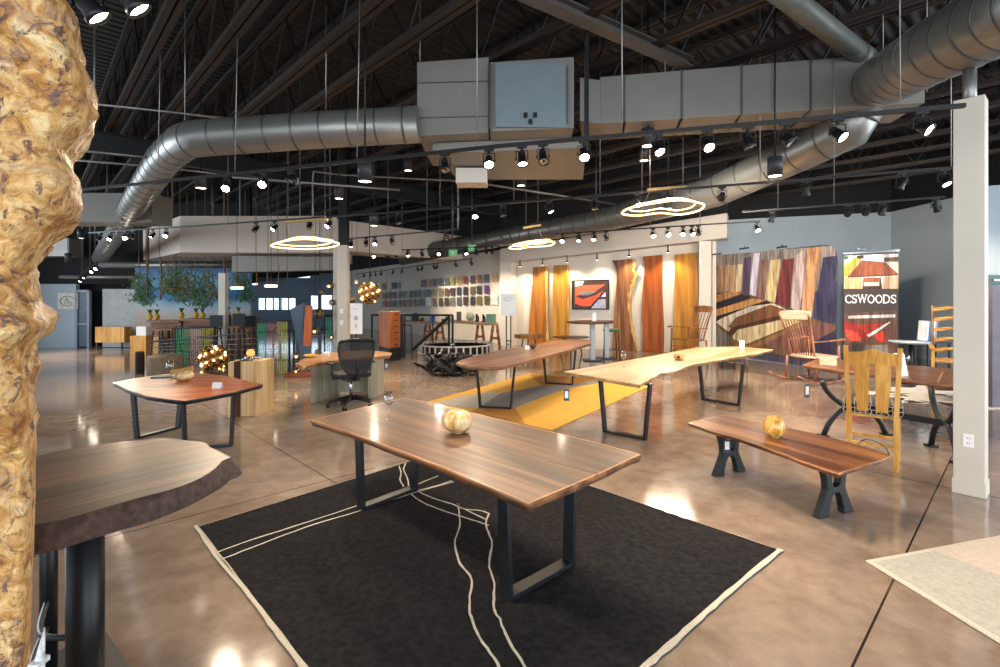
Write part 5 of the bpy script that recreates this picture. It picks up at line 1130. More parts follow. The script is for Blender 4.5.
# ================================================================ SLAB ALCOVE
AL = (S0, S1)
SW = {'s1': wood('orange_slab', '#85501c', '#a66826', '#bb7c36', .35, 2, .35), 's2': wood('golden_slab', '#9c6a24', '#b68233', '#c89646', .35, 2, .35), 's3': wood('walnut_slab', '#5e3a22', '#85573a', '#a67848', .35, 2, .35),
      's4': wood('red_brown_slab', '#7c3c12', '#9a501c', '#ad6228', .3, 2, .35), 's5': wood('yellow_slab', '#a2681c', '#bc8028', '#cb9340', .3, 2, .35), 'live': wood('live_edge_strip', '#7a5a30', '#c99a4a', '#e2bf78', .5, 2, 2)}
def wslab(lab, left, right, mat, strip=None):
    t = None; L_ = smoothline([(x, y, 0) for x, y in left], 4); R_ = smoothline([(x, y, 0) for x, y in right], 4)
    q = [W(p.x, p.y, *AL, .16) for p in L_]; r = [W(p.x, p.y, *AL, .16) for p in R_]
    for lst in (q, r): lst[-1].z = 0.0
    t = thing('live_edge_slab', lab, 'wood slab', (q[-1] + r[-1]) / 2); b = MB(); b.slab3(q + r[::-1], (-nS.x * .06, -nS.y * .06, 0)); b.build('slab_board', mat, t, bevel=.01)
    if strip:
        w = strip; b = MB(); off = nS * .008; o = Vector((off.x, off.y, 0)); inner = [W(p.x - w * random.uniform(.6, 1.3), p.y, *AL, .16) for p in R_]; inner[-1].z = 0
        b.slab3([p + o for p in inner + r[::-1]], (-nS.x * .02, -nS.y * .02, 0)); b.build('sapwood', SW['live'], t)
wslab('orange-brown upright slab nearest the white easel sign', [(533, 267), (532.5, 280), (531, 296), (528.5, 330), (528, 345)], [(548, 266.3), (548, 300), (548.5, 325), (549, 345)], SW['s1'], 2.4)
wslab('golden upright slab just left of the television', [(553.5, 265.2), (552.4, 296), (552, 330), (552, 346)], [(568.4, 264.5), (569, 296), (568.5, 330), (568.5, 347)], SW['s2'], 1.2)
wslab('wavy walnut upright slab just right of the television', [(612, 260.5), (616, 268.5), (616.7, 280.5), (615, 301), (613, 330), (612, 350)], [(634.3, 258.5), (636, 264), (635, 271), (638.4, 273), (635, 280.5), (632.3, 291), (631, 301), (631.6, 315.7), (634, 330), (638, 351)], SW['s3'], 3)
wslab('red-brown upright slab between the walnut and yellow ones', [(643, 256.5), (644.5, 267), (643, 284.6), (641.4, 315.7), (642.5, 330), (642, 352.5)], [(662.7, 254.6), (662.4, 291), (664, 330), (663.5, 353.5)], SW['s4'])
wslab('wide yellow upright slab behind the wooden rocking chair', [(674.6, 254.5), (674.6, 284.6), (673, 330), (673, 352)], [(698, 252.5), (698.5, 287), (698, 306), (698, 354)], SW['s5'])
# television
t = thing('television', 'wall-mounted television showing reddish wood tables between the slabs', 'television', W(590, 295, *AL)); q = [W(x, y, *AL, .1) for x, y in ((571.8, 309.6), (608.8, 309.6), (608.8, 279.4), (571.8, 280.4))]
b = MB(); b.slab3(q, (-nS.x * .06, -nS.y * .06, 0)); b.build('tv_body', M['black'], t)
def picture(name, parent, plane, off, polys, shift=0.004, emit=0.0, grain=2):
    """flat printed or shown picture: thin coloured fields laid one over the other on the plane"""
    mats = []; b = MB(); cols = {}
    for i, (col, pts) in enumerate(polys):
        if col not in cols:
            cols[col] = len(mats); L3 = lin(col)[:3]
            mats.append(flat('print_' + col.strip('#'), col, .55, 0, .28, 9, emit=col, estr=emit) if emit else wood('print_' + col.strip('#'), [v * .5 for v in L3], L3, [min(1, v * 1.45) for v in L3], .5, grain, 1.3))
        b.m = cols[col]; q_ = [W(x, y, *plane, off + shift * i * .25) for x, y in pts]
        n_ = (q_[1] - q_[0]).cross(q_[2] - q_[0])
        v = Vector((0, 0, 0)) - q_[0]
        if sum(((q_[k]).cross(q_[(k + 1) % len(q_)]) for k in range(len(q_))), Vector()).dot(v) < 0: q_ = q_[::-1]
        b.add(q_, [tuple(range(len(q_)))])
    return b.build(name, mats, parent)
z_ = lambda ox, oy, s, pts: [(ox + x / s, oy + y / s) for x, y in pts]
Zt = lambda *p: z_(490, 230, 6.06, p)
picture('screen', t, AL, .102, [('#3a2622', Zt((505, 475), (715, 475), (715, 308), (505, 312))), ('#b8583a', Zt((515, 350), (560, 335), (700, 330), (640, 370), (515, 400))), ('#c9c3c4', Zt((515, 345), (515, 312), (570, 310), (560, 335))), ('#6d6a72', Zt((560, 372), (650, 372), (600, 395), (540, 395))), ('#c2482a', Zt((515, 445), (515, 400), (560, 420), (640, 395), (690, 365), (610, 460), (560, 462))), ('#8e8fa0', Zt((600, 475), (650, 420), (700, 420), (702, 475))), ('#a9aac0', Zt((655, 405), (700, 375), (702, 405))), ('#17131a', Zt((595, 475), (700, 362), (702, 370), (612, 475)))], emit=.35)
# bulkhead downlights with warm light on the slabs
SC = bpy.data.lights.new('bulb', 'SPOT'); SC.energy = 80; SC.color = (1.0, .78, .52); SC.spot_size = R(110); SC.spot_blend = .8; SC.shadow_soft_size = .05
for i, (x, y) in enumerate(((520, 266.6), (542.5, 265), (567, 262.5), (597, 260), (629, 256.5), (668, 252.5))):
    p = W(x, y, *AL, .62); t = thing('wall_washer', 'small bright wall washer under the bulkhead, ' + ord_(i) + ' from the left', 'light', p, 0, 'wall washers under the bulkhead')
    b = MB(); b.lathe([(.05, .05), (.055, 0)], p, 12); b.tube([p + Vector((0, 0, .04)), (p.x, p.y, p.z + .25)], .02, 6); b.build('housing', M['black'], t); b = MB(); b.lathe([(0, -.002), (.05, -.003)], p, 12, cap=False); b.build('lens', M['down'], t)
    e = bpy.data.objects.new('bulb', SC); sc.collection.objects.link(e); e.parent = t; e.location = (0, 0, -.04); e.rotation_euler = (R(-22), 0, math.atan2(nS.y, nS.x) - R(90))
# high table with two column legs
t = thing('bar_table', 'high live-edge table on two grey column legs below the television', 'table', G(600, 358)); zt_ = 1.12
tabletop(t, [A(x, 0, y).xy for x, y in ((567, 14.2), (575, 13.8), (592, 13.6), (606, 13.8), (613.5, 14.2), (612, 14.9), (600, 15.2), (580, 15.0))], zt_, .06, (M['brown'], M['brown']), lump=.02)
for x, yb in ((592.5, 360.5), (606.5, 358.5)):
    p = G(x, yb); b = MB(); b.bar((p.x, p.y, .03), (p.x, p.y, zt_ - .06), .13, .13, up=(0, 1, 0)); b.build('leg', M['wall_grey_dark'], t)
    b = MB(); b.box((p.x, p.y, .015), (.5, .5, .03)); b.build('foot_plate', M['black'], t)
b = MB(); c = A(594, 0, 14.3); c.z = zt_; b.box(c + Vector((0, 0, .12)), (.12, .05, .24), .3); tag(b.build('table_card', M['card']), 'upright white card on the high table below the television', 'card')
t = thing('bar_stool', 'green-topped bar stool right of the high table', 'stool', G(612, 358)); c = Vector((A(611.5, 0, 14.9).x, 14.9, 0)); hs_ = A(0, 329.5, 14.9).z
b = MB(); b.lathe([(.2, 0), (.25, .03), (.26, .06), (.2, .08)], c + Vector((0, 0, hs_ - .06)), 18); b.build('seat', flat('green_vinyl', '#2f7a44', .35), t)
for sx in (-1, 1):
    for sy in (-1, 1): b = MB(); b.tube([(c.x + sx * .2, c.y + sy * .2, 0), (c.x + sx * .16, c.y + sy * .16, hs_ - .06)], .016, 6); b.build('leg', M['leg'], t)
b = MB(); b.tube([c + Vector((math.cos(a) * .19 * 1.35, math.sin(a) * .19 * 1.35, .25)) for a in [TAU * k / 4 + TAU / 8 for k in range(4)]], .012, 6, closed=True); b.build('foot_ring', M['leg'], t)
def lowtable(x, y, rx, Y, lab, mat, th=.07, legs=3):
    c = A(x, y, Y); t = thing('side_table', lab, 'table', (c.x, c.y, 0)); r_ = rx / F * Y; b = MB(); pr = [(c.x + r_ * math.cos(a) * (1 + .08 * math.sin(3 * a)), c.y + r_ * .8 * math.sin(a)) for a in [TAU * k / 20 for k in range(20)]]
    b.prism(pr, c.z - th, c.z); b.build('top', mat, t, bevel=.01)
    for k in range(legs): a = TAU * k / legs + .4; b = MB(); b.tube([(c.x + r_ * .7 * math.cos(a), c.y + r_ * .55 * math.sin(a), 0), (c.x + r_ * .45 * math.cos(a), c.y + r_ * .35 * math.sin(a), c.z - th)], .02, 6); b.build('leg', M['leg'], t)
lowtable(528.5, 334.5, 14, 16.3, 'thick orange-topped side table before the leftmost slab', SW['s1'], .12); lowtable(571, 336.5, 18, 15.8, 'thin dark oval side table below the golden slab', M['brown'], .04)
# chairs
def rocker(name, lab, pos, rz, s, mat, headmat=None, rock=True, nsp=7):
    t = thing(name, lab, 'chair', pos, rz); t.scale = (s, s, s); w = .27
    b = MB(); b.prism([(p.x, p.y) for p in smoothline([(-.22, -.22, 0), (.2, -.27, 0), (.26, -.2, 0), (.27, 0, 0), (.26, .2, 0), (.2, .27, 0), (-.22, .22, 0)], 3, True)], .40, .435); b.build('seat', headmat or mat, t, world=False, bevel=.01)
    for sy in (-1, 1):
        b = MB(); b.tube(smoothline([(-.20, sy * .20, .40), (-.27, sy * .22, .70), (-.40, sy * .25, 1.10)], 4), .018, 8); b.build('back_post', mat, t, world=False)
        for x, x2 in ((.24, .26), (-.22, -.26)): b = MB(); b.tube([(x2, sy * .26, .06), (x, sy * .26, .42 if x < 0 else .66)], .02, 8); b.build('leg', mat, t, world=False)
        b = MB(); b.tube(smoothline([(-.29, sy * .23, .66), (-.05, sy * .29, .67), (.18, sy * .31, .69), (.31, sy * .31, .685)], 4), [.016] * 9 + [.03, .03, .028, .02], 8, flat=.7); b.build('armrest', mat, t, world=False)
        if rock: b = MB(); b.tube(smoothline([(-.62, sy * .26, .16), (-.35, sy * .26, .06), (0, sy * .26, .025), (.3, sy * .26, .05), (.48, sy * .26, .10)], 5), .016, 8); b.build('rocker', mat, t, world=False)
    b = MB(); b.slab3([(-.375, -.25, 1.0), (-.375, .25, 1.0), (-.385, .27, 1.13), (-.39, .0, 1.15), (-.385, -.27, 1.13)], (.025, 0, 0)); b.build('headrest', headmat or mat, t, world=False, bevel=.008)
    for k in range(nsp):
        y = -.17 + .34 * k / (nsp - 1); b = MB(); b.tube([(-.19, y * .8, .43), (-.25, y * .95, .68), (-.365, y * 1.15, 1.02)], [.008, .011, .008], 6, flat=1); b.build('spindle', mat, t, world=False)
    for z in (.18, .28):
        b = MB(); b.tube([(.245, -.26, z), (.245, .26, z)], .012, 6); b.build('stretcher', mat, t, world=False)
    return t
M['rockw'] = wood('warm_chair_wood', '#7a4a24', '#9c6432', '#b47a42', .35, 2, 1); M['rockm'] = wood('red_brown_chair_wood', '#6a3f2a', '#8c5a40', '#a87658', .35, 2, 1); M['palepink'] = wood('pale_headrest', '#b98d74', '#cfa68e', '#dcb9a4', .4, 1, 1)
rocker('rocking_chair', 'brown wooden spindle-back armchair in front of the yellow slab', (A(689, 0, 14.6).x, 14.6, 0), math.pi + .35, 1.36, M['rockw'], None, True, 5)
rocker('rocking_chair', 'rocking chair with pale headrest beside the left end of the trestle table', (A(812, 0, 10.6).x, 10.6, 0), .35, 1.33, M['rockm'], M['palepink'], True, 8)
# black hairpin-like chair legs seen beneath the maple table
t = thing('chair', 'low wood chair partly hidden behind the far end of the maple table', 'chair', G(730, 368)); b = MB(); c = G(730, 370)
for x, yb in ((717, 374), (734, 368), (747, 372), (722, 365)):
    p = G(x, yb); b = MB(); b.tube([p, (p.x, p.y, .42)], .022, 6); b.build('leg', M['brown'], t)
b = MB(); b.prism([(G(x, y).x, G(x, y).y) for x, y in ((717, 374), (748, 372), (741, 365.5), (719, 365.5))], .42, .47); b.build('seat', M['brown'], t)
# ladder-back rocker on the right
Yl = 8.6; pc = Vector((A(955, 0, Yl).x, Yl, 0)); t = thing('ladderback_chair', 'pale ladder-back armchair with woven seat behind the trestle table', 'chair', pc, R(-38)); sc_ = 1.0
zt_ = A(0, 306, Yl).z; zs = A(0, 361, Yl).z
for sx in (-1, 1):
    b = MB(); b.tube([(sx * .27, .25, 0), (sx * .27, .25, zs), (sx * .28, .34, zt_)], [.024, .024, .014], 8); b.build('back_post', wood('dark_post', '#6a4a30', '#8a6544', '#a07a54', .4, 2) if sx < 0 else M['honey'], t, world=False)
    b = MB(); b.tube([(sx * .30, -.25, 0), (sx * .30, -.25, zs + .22)], .024, 8); b.build('leg', M['honey'], t, world=False)
    b = MB(); b.bar((sx * .30, .27, zs + .24), (sx * .31, -.30, zs + .22), .07, .03); b.build('armrest', M['honey'], t, world=False, bevel=.01)
for k in range(5):
    z = zs + .12 + (zt_ - zs - .22) * k / 4; b = MB(); o = smoothline([(-.26, .27 + .02 * k, z), (0, .30 + .02 * k, z + .035), (.26, .27 + .02 * k, z)], 5); b.slab3(o + [p + Vector((0, 0, .055)) for p in o[::-1]], (0, .014, 0)); b.build('slat', M['honey'], t, world=False)
b = MB(); b.box((0, 0, zs), (.58, .5, .05)); b.build('woven_seat', wood('rush_seat', '#a67c4c', '#c39a66', '#d6b27e', .8, 0, 4), t, world=False, bevel=.015)
for y in (-.25, .25):
    b = MB(); b.tube([(-.28, y, .25), (.28, y, .25)], .014, 6); b.build('stretcher', M['honey'], t, world=False)
for s in (-1, 1): b = MB(); b.tube(smoothline([(s * .29, -.5, .12), (s * .29, -.2, .03), (s * .28, .2, .03), (s * .28, .6, .14)], 4), .018, 6); b.build('rocker', M['honey'], t, world=False)
t = thing('side_table', 'grey round side table behind the ladder-back chair', 'table', A(917, 340, 10.4)); t.location.z = 0; c = A(911, 342, 10.4); b = MB(); b.lathe([(.30, -.03), (.38, 0), (.38, .02), (0, .021)], c, 24); b.build('top', M['wall_grey'], t); b = MB(); b.tube([(c.x, c.y, 0), (c.x, c.y, c.z - .03)], .04, 8); b.lathe([(.25, 0), (.22, .03)], (c.x, c.y, 0), 18); b.build('pedestal', M['black'], t)
cols_ = ['#c9cdd2', '#3d6a9c', '#26282c', '#dcdcda', '#8b98a6', '#2b3036']
for k in range(6):
    b = MB(); x = 926 + k * 2.1; b.slab3([A(x, 341, 10.3 + k * .03), A(x + 1.8, 340.5, 10.3 + k * .03), A(x + 3.6, 322, 10.3 + k * .03), A(x + 1.8, 321, 10.3 + k * .03)], (0, .22, 0)); tag(b.build('catalogue', flat('catalogue_%d' % k, cols_[k], .5)), ['pale grey', 'blue', 'black', 'white', 'grey-blue', 'charcoal'][k] + ' catalogue leaning in the row beside the ladder-back chair', 'book', 'catalogues behind the ladder-back chair')
t = thing('side_table', 'black side table below the banner, holding the catalogues', 'table', A(930, 0, 10.4)); t.location.z = 0; zz = A(0, 341, 10.4).z
b = MB(); b.box((A(934, 0, 10.4).x, 10.45, zz - .02), (.5, .4, .04)); b.build('top', M['black'], t)
for sx in (-1, 1):
    for sy in (-1, 1): b = MB(); b.bar((A(934, 0, 10.4).x + sx * .22, 10.45 + sy * .16, 0), (A(934, 0, 10.4).x + sx * .22, 10.45 + sy * .16, zz - .04), .03, .03, up=(0, 1, 0)); b.build('leg', M['black'], t)

# ================================================================ MURAL PANEL AND BANNER
MP = (G(709, 353.5), G(837, 371)); t = thing('printed_panel', 'huge rounded panel printed with wood slabs leaning in front of the grey wall', 'display panel', (MP[0] + MP[1]) / 2)
def rr(pts, r=6):                                     # round the upper corners
    return pts
topy = lambda x: 259 - (x - 709) * .115; boty = lambda x: 353.0 + (x - 709) * .14
ol = [(709.5, boty(709.5)), (837, boty(837)), (837.5, 262), (836.5, 253), (833, 247.5), (828, 245.0), (820, 245), (765, 251.2), (722, 255.4), (715, 256.2), (711, 259), (709.3, 264)]
q = [W(x, y, *MP) for x, y in ol]; back = (W(770, 300, *MP) - W(770, 300, *MP, .04))
for p_ in q[:2]: p_.z = 0
b = MB(); b.slab3(q, back); b.build('panel_board', M['chrome'], t)
Zm = lambda *p: z_(700, 230, 6.413, p)
inn = [(x + (.8 if x < 715 else -.8 if x > 830 else 0), y + (1 if y < 300 else -.6)) for x, y in ol]
polys = [('#4a4658', inn), ('#8a7f78', Zm((60, 390), (60, 200), (120, 160), (480, 130), (780, 105), (860, 105), (880, 200), (880, 330), (560, 480), (300, 440)))]
planks = [((62, 400), (62, 235), (85, 230), (88, 390), '#a9744c'), ((90, 395), (92, 235), (120, 230), (118, 392), '#8d6a52'), ((125, 395), (130, 232), (155, 228), (152, 390), '#b08462'), ((160, 395), (165, 225), (190, 222), (185, 392), '#c39a74'), ((195, 395), (195, 228), (228, 224), (218, 400), '#c9a780'), ((230, 398), (236, 222), (275, 218), (262, 400), '#d3bb94'),
          ((268, 410), (285, 180), (330, 170), (315, 415), '#5a4560'), ((315, 430), (345, 150), (383, 145), (355, 440), '#c9c2cf'), ((365, 445), (385, 195), (440, 185), (415, 445), '#8a6a5c'), ((415, 445), (450, 195), (515, 185), (480, 470), '#d0b684'), ((480, 470), (530, 190), (605, 180), (575, 495), '#6d3432'), ((580, 500), (620, 160), (680, 115), (660, 300), (640, 525), '#bba3a0'), ((650, 520), (690, 120), (775, 108), (755, 250), (715, 560), '#c08b62'), ((725, 560), (790, 175), (875, 165), (870, 600), (800, 590), '#3a3650')]
for pk in planks: polys.append((pk[-1], Zm(*pk[:-1])))
polys += [('#6b5038', Zm((65, 610), (65, 420), (260, 395), (430, 450), (570, 500), (700, 560), (870, 620), (870, 850), (600, 820), (300, 760), (65, 740))),
          ('#b5824f', Zm((65, 470), (65, 420), (230, 395), (270, 405), (65, 480))), ('#2c2434', Zm((65, 500), (65, 480), (270, 412), (330, 430), (70, 530))), ('#c48f56', Zm((65, 550), (65, 520), (340, 440), (430, 448), (75, 570))), ('#241c22', Zm((65, 600), (65, 565), (430, 455), (455, 470), (110, 590))),
          ('#cfc4b0', Zm((100, 590), (140, 565), (320, 490), (470, 470), (575, 520), (560, 545), (200, 660), (180, 650))), ('#7b5136', Zm((180, 620), (230, 560), (450, 478), (560, 515), (540, 540), (200, 630))), ('#4b3020', Zm((185, 650), (200, 625), (540, 540), (560, 550), (200, 680))),
          ('#cbb58a', Zm((210, 680), (240, 640), (500, 580), (620, 560), (640, 590), (300, 730), (215, 700))), ('#8a6442', Zm((215, 720), (215, 700), (320, 740), (640, 600), (640, 640), (330, 770), (220, 760))), ('#6f4a46', Zm((430, 720), (640, 620), (860, 600), (800, 700), (640, 780), (480, 760))), ('#2f2a3c', Zm((600, 810), (760, 700), (870, 640), (870, 845))),
          ('#77706a', Zm((68, 750), (68, 620), (110, 620), (200, 690), (200, 770)))]
def clampy(pts): return [(min(max(x, 710.2), 836.8), min(y, boty(x) - .8)) for x, y in pts]
picture('printed_picture', t, MP, .004, [polys[0]] + [(c, clampy(p)) for c, p in polys[1:]], .004)
for i, (x, y) in enumerate(((715, 255.5), (742, 250), (779, 249))):
    p = W(x, y, *MP, .1); t = thing('clip_lamp', 'small black clip lamp on the printed panel top, ' + ord_(i) + ' from the left', 'lamp', p, 0, 'clip lamps on the printed panel'); b = MB(); b.bar(p + Vector((-.12, -.1, .02)), p + Vector((.12, -.15, .05)), .08, .05); b.build('lamp_head', M['black'], t)
    b = MB(); b.tube([p + Vector((0, -.1, .03)), p + Vector((.1, .05, .12)), p + Vector((.35 if i == 2 else .12, .16, .02))], .012, 6); b.build('arm', M['black'], t)
# banner
BP = (A(843.5, 0, 11.6), A(899, 0, 11.3)); BP = tuple(Vector((p.x, p.y, 0)) for p in BP)
t = thing('roll_up_banner', 'tall brown roll-up banner with white lettering and table photos', 'banner', (BP[0] + BP[1]) / 2)
zB = lambda *p: z_(830, 230, 7.4, p); zC = lambda *p: z_(790, 310, 5.13, p)
q = [W(x, y, *BP) for x, y in ((843.6, 371), (898.6, 371), (898.6, 251.5), (843.6, 254))]
b = MB(); b.slab3(q, (0, .02, 0)); b.build('banner_sheet', flat('dark_brown_print', '#2e211a', .5), t)
b = MB(); q0, q1 = W(842.5, 373, *BP), W(899.5, 373, *BP); b.bar(Vector((q0.x, q0.y, .04)), Vector((q1.x, q1.y, .04)), .2, .08); b.bar(Vector((q0.x, q0.y, .08)), Vector((q0.x, q0.y, A(0, 371, 11.5).z + .02)), .02, .02, up=(0, 1, 0)); b.bar(W(842.5, 253.6, *BP), W(899.5, 251, *BP), .03, .03); b.build('banner_frame', M['chrome'], t)
b = MB(); r0 = W(872, 300, *BP, -.05); b.tube([(r0.x, r0.y, .04), (r0.x, r0.y, A(0, 252, r0.y).z)], .012, 6); b.build('support_pole', M['chrome'], t)
picture('printed_picture', t, BP, .003, [
    ('#b3aca0', zB((102, 435), (506, 435), (506, 175), (102, 190))), ('#c98f34', zB((102, 350), (102, 265), (200, 200), (230, 215), (150, 330))), ('#c9a172', zB((102, 435), (102, 355), (180, 345), (240, 360), (240, 435))), ('#a98a6c', zB((380, 435), (400, 350), (506, 340), (506, 435))), ('#c6ad94', zB((420, 240), (506, 235), (506, 310), (470, 290))),
    ('#d9cfe0', zB((250, 190), (330, 180), (400, 182), (390, 235), (300, 235), (255, 215))), ('#4a3a30', zB((400, 235), (400, 205), (506, 198), (506, 235))), ('#7c4128', zB((130, 345), (235, 225), (350, 232), (410, 240), (506, 325), (500, 335))), ('#5a2a18', zB((130, 352), (130, 343), (500, 328), (502, 337))),
    ('#3a211a', zB((240, 435), (248, 355), (375, 352), (385, 435))), ('#b9a893', zB((250, 415), (250, 385), (365, 383), (365, 413))), ('#8a4a34', zB((248, 380), (248, 358), (372, 356), (372, 378))), ('#1f5a5a', zB((103, 218), (103, 195), (137, 192), (137, 215))), ('#3a2a22', zB((200, 213), (200, 190), (250, 186), (250, 210))),
    ('#54382c', zC((278, 20), (550, 0), (550, 230), (278, 230))), ('#b9b0a8', zC((300, 30), (540, 22), (540, 38), (300, 44))), ('#7e1e16', zC((278, 60), (340, 70), (420, 110), (400, 150), (278, 120))), ('#c8392a', zC((285, 100), (345, 115), (365, 155), (310, 160), (290, 135))), ('#8c2a1c', zC((330, 75), (500, 70), (455, 100), (400, 128))), ('#b23424', zC((430, 130), (480, 105), (490, 165), (455, 160))), ('#d8d2c6', zC((395, 128), (430, 108), (510, 60), (515, 64), (440, 118), (405, 140))), ('#6a625a', zC((380, 225), (385, 180), (500, 178), (505, 225))), ('#2a2422', zC((315, 225), (318, 170), (375, 168), (378, 225)))], .004)
def letters(parent, text, x0, x1, ybase, ytop, plane, off, mat, weights, name='letter'):
    a, c = W(x0, ybase, *plane, off), W(x1, ybase, *plane, off); H_ = W(x0, ytop, *plane, off).z - a.z; Lw = (c - a).length; d = (c - a); d.z = 0; d.normalize(); tot = sum(weights); u = 0
    fr_ = Vector((d.y, -d.x, 0))
    for chx, wt in zip(text, weights):
        cu = bpy.data.curves.new('tmp_text', 'FONT'); cu.body = chx; o = bpy.data.objects.new('tmp_text', cu); sc.collection.objects.link(o)
        me = bpy.data.meshes.new_from_object(o.evaluated_get(bpy.context.evaluated_depsgraph_get())); bpy.data.objects.remove(o)
        xs = [v.co.x for v in me.vertices]; ys = [v.co.y for v in me.vertices]; w_ = Lw * wt / tot; gw = w_ * .88; p0 = a + d * (u + w_ * .06); u += w_
        kx, ky = gw / (max(xs) - min(xs)), H_ / (max(ys) - min(ys)); b = MB()
        b.add([p0 + d * (v.co.x - min(xs)) * kx + Vector((0, 0, (v.co.y - min(ys)) * ky)) for v in me.vertices], [tuple(p.vertices) for p in me.polygons])
        foot = {'W': ((.03, .985), (.97, .985), (.5, .985)), 'D': ((.05, .985), (.05, .015))}.get(chx, ())
        for fx, fy in foot: b.obox(p0 + d * gw * fx + Vector((0, 0, H_ * fy)) + fr_ * .001, d * gw * .13, fr_ * .001, (0, 0, H_ * .03))
        if chx in 'CS': b.obox(p0 + d * gw * .95 + Vector((0, 0, H_ * .83)) + fr_ * .001, d * gw * .03, fr_ * .001, (0, 0, H_ * .15))
        if chx == 'S': b.obox(p0 + d * gw * .05 + Vector((0, 0, H_ * .17)) + fr_ * .001, d * gw * .03, fr_ * .001, (0, 0, H_ * .15))
        b.build(name, mat, parent)
letters(t, 'CSWOODS', 844.8, 896.5, 303.2, 294.8, BP, .015, flat('white_print', '#e9e4dc', .5), (.9, .8, 1.35, 1.05, 1.05, 1.0, .8))
b = MB(); b.tube([W(856, 250, *BP, .12), W(861, 248, *BP, .14), W(870, 250, *BP, .1)], .012, 6); b.bar(W(868, 253, *BP, .05), W(900, 249.5, *BP, .05), .02, .02); tag(b.build('banner_lamp', M['chrome']), 'thin chrome lamp arm over the top of the brown banner', 'lamp')
# far right sign and cabinet
t = thing('wall_sign', 'dark green lettered sign edge right of the white column', 'sign', A(996, 280, 8.3)); q = [A(x, y, 8.3) for x, y in ((990, 378), (1012, 378), (1012, 275), (990, 275))]
b = MB(); b.slab3([A(x, y, 8.5) for x, y in ((989, 325), (1012, 325), (1012, 275), (989, 275))], (0, .05, 0)); b.build('sign_board', flat('dark_green_sign', '#2f4f4c', .5), t)
b = MB(); b.box(A(997, 280, 8.48), (.10, .01, .03)); b.build('white_lettering', M['card'], t)
b = MB(); b.slab3([A(992.5, 386, 8.1), A(1030, 386, 8.1), A(1030, 285, 8.1), (A(992.5, 285, 8.1))], (0, .35, 0)); o = b.build('tall_cabinet', flat('mauve_panel', '#6f6772', .6)); 
for v in o.data.vertices: 
    if v.co.z < .4: v.co.z = -o.location.z
tag(o, 'mauve tall cabinet edge right of the white column', 'cabinet')

# ================================================================ SAMPLE WALL AND WORK TABLES
TW = (T1, T0); cols = [205, 233, 262, 290, 320, 350, 380, 411, 442, 475, 513, 550, 585, 620, 660, 700, 742, 783, 828]
rows_ = {'top': ((262, 208), (300, 258), [205, 262, 290, 442, 475, 513, 550, 585, 620, 663, 700, 742, 785, 828, 877], ['#8a6a52', '#1e2a2c', '#4a6a80', '#2e2a2c', '#a07a5a', '#3d454c', '#4a5052', '#4a5660', '#8a8a2a', '#d0b040', '#6e3420', '#4a2622', '#9a5f2e', '#4b5160', '#b08a62']),
         'middle': ((318, 275), (357, 327), cols, ['#8a5a50', '#1e6a3c', '#6a1f2a', '#6a7a78', '#5c5a58', '#7a94a0', '#1e2228', '#2a2a2c', '#5d7486', '#4a4a2a', '#8a8a4a', '#7a6a4e', '#5a4434', '#3c2c2c', '#1e2a4a', '#281e22', '#5a4e2a', '#20221e', '#5a2a6e']),
         'bottom': ((368, 338), (405, 393), [c for c in cols if c != 475] + [875], ['#8a7250', '#c01f2a', '#1e3230', '#6e7a74', '#4a3a30', '#6a5a44', '#6e5a2e', '#6e5630', '#33446a', '#6a4a28', '#4a3626', '#3e2e28', '#6a6a5c', '#4a4e58', '#40231c', '#2a2426', '#6a5a1e', '#4a4a20', '#ece8e0'])}
for rn, (ty, by, xs, cs) in rows_.items():
    for i, (x, c_) in enumerate(zip(xs, cs)):
        f_ = (x - 205) / 623; w = 19 + f_ * 9; y0, y1 = ty[0] + (ty[1] - ty[0]) * f_, by[0] + (by[1] - by[0]) * f_
        if c_ == '#ece8e0': w = 40; y0 -= 4
        z4 = lambda xx, yy: (350 + xx / 6.06, 240 + yy / 6.06); n_ = None
        pp = [W(*z4(xx, yy), *TW, .07) for xx, yy in ((x - w / 2, y1), (x + w / 2, y1), (x + w / 2, y0), (x - w / 2, y0))]
        b = MB(); bk_ = W(400, 300, *TW, 0.0) - W(400, 300, *TW, .02); b.slab3(pp, bk_); mt = flat('sample_%s_%d' % (rn, i), c_, .45, 0, .45, 7)
        tag(b.build('sample_board', mt), 'colour sample board, ' + ord_(i) + ' from the left in the ' + rn + ' row on the white wall', 'sample board', 'sample boards on the white wall')
b = MB(); pp = [W(x, y, *TW, .07) for x, y in ((425.5, 306), (431, 306), (431, 297), (425.5, 297))]; b.slab3(pp, bk_); tag(b.build('paper_notice', M['card']), 'white paper notice between sample boards in the bottom row', 'notice')
M['ow'] = wood('work_table_wood', '#8a4c20', '#ad6630', '#c27c42', .5, 0, .8)
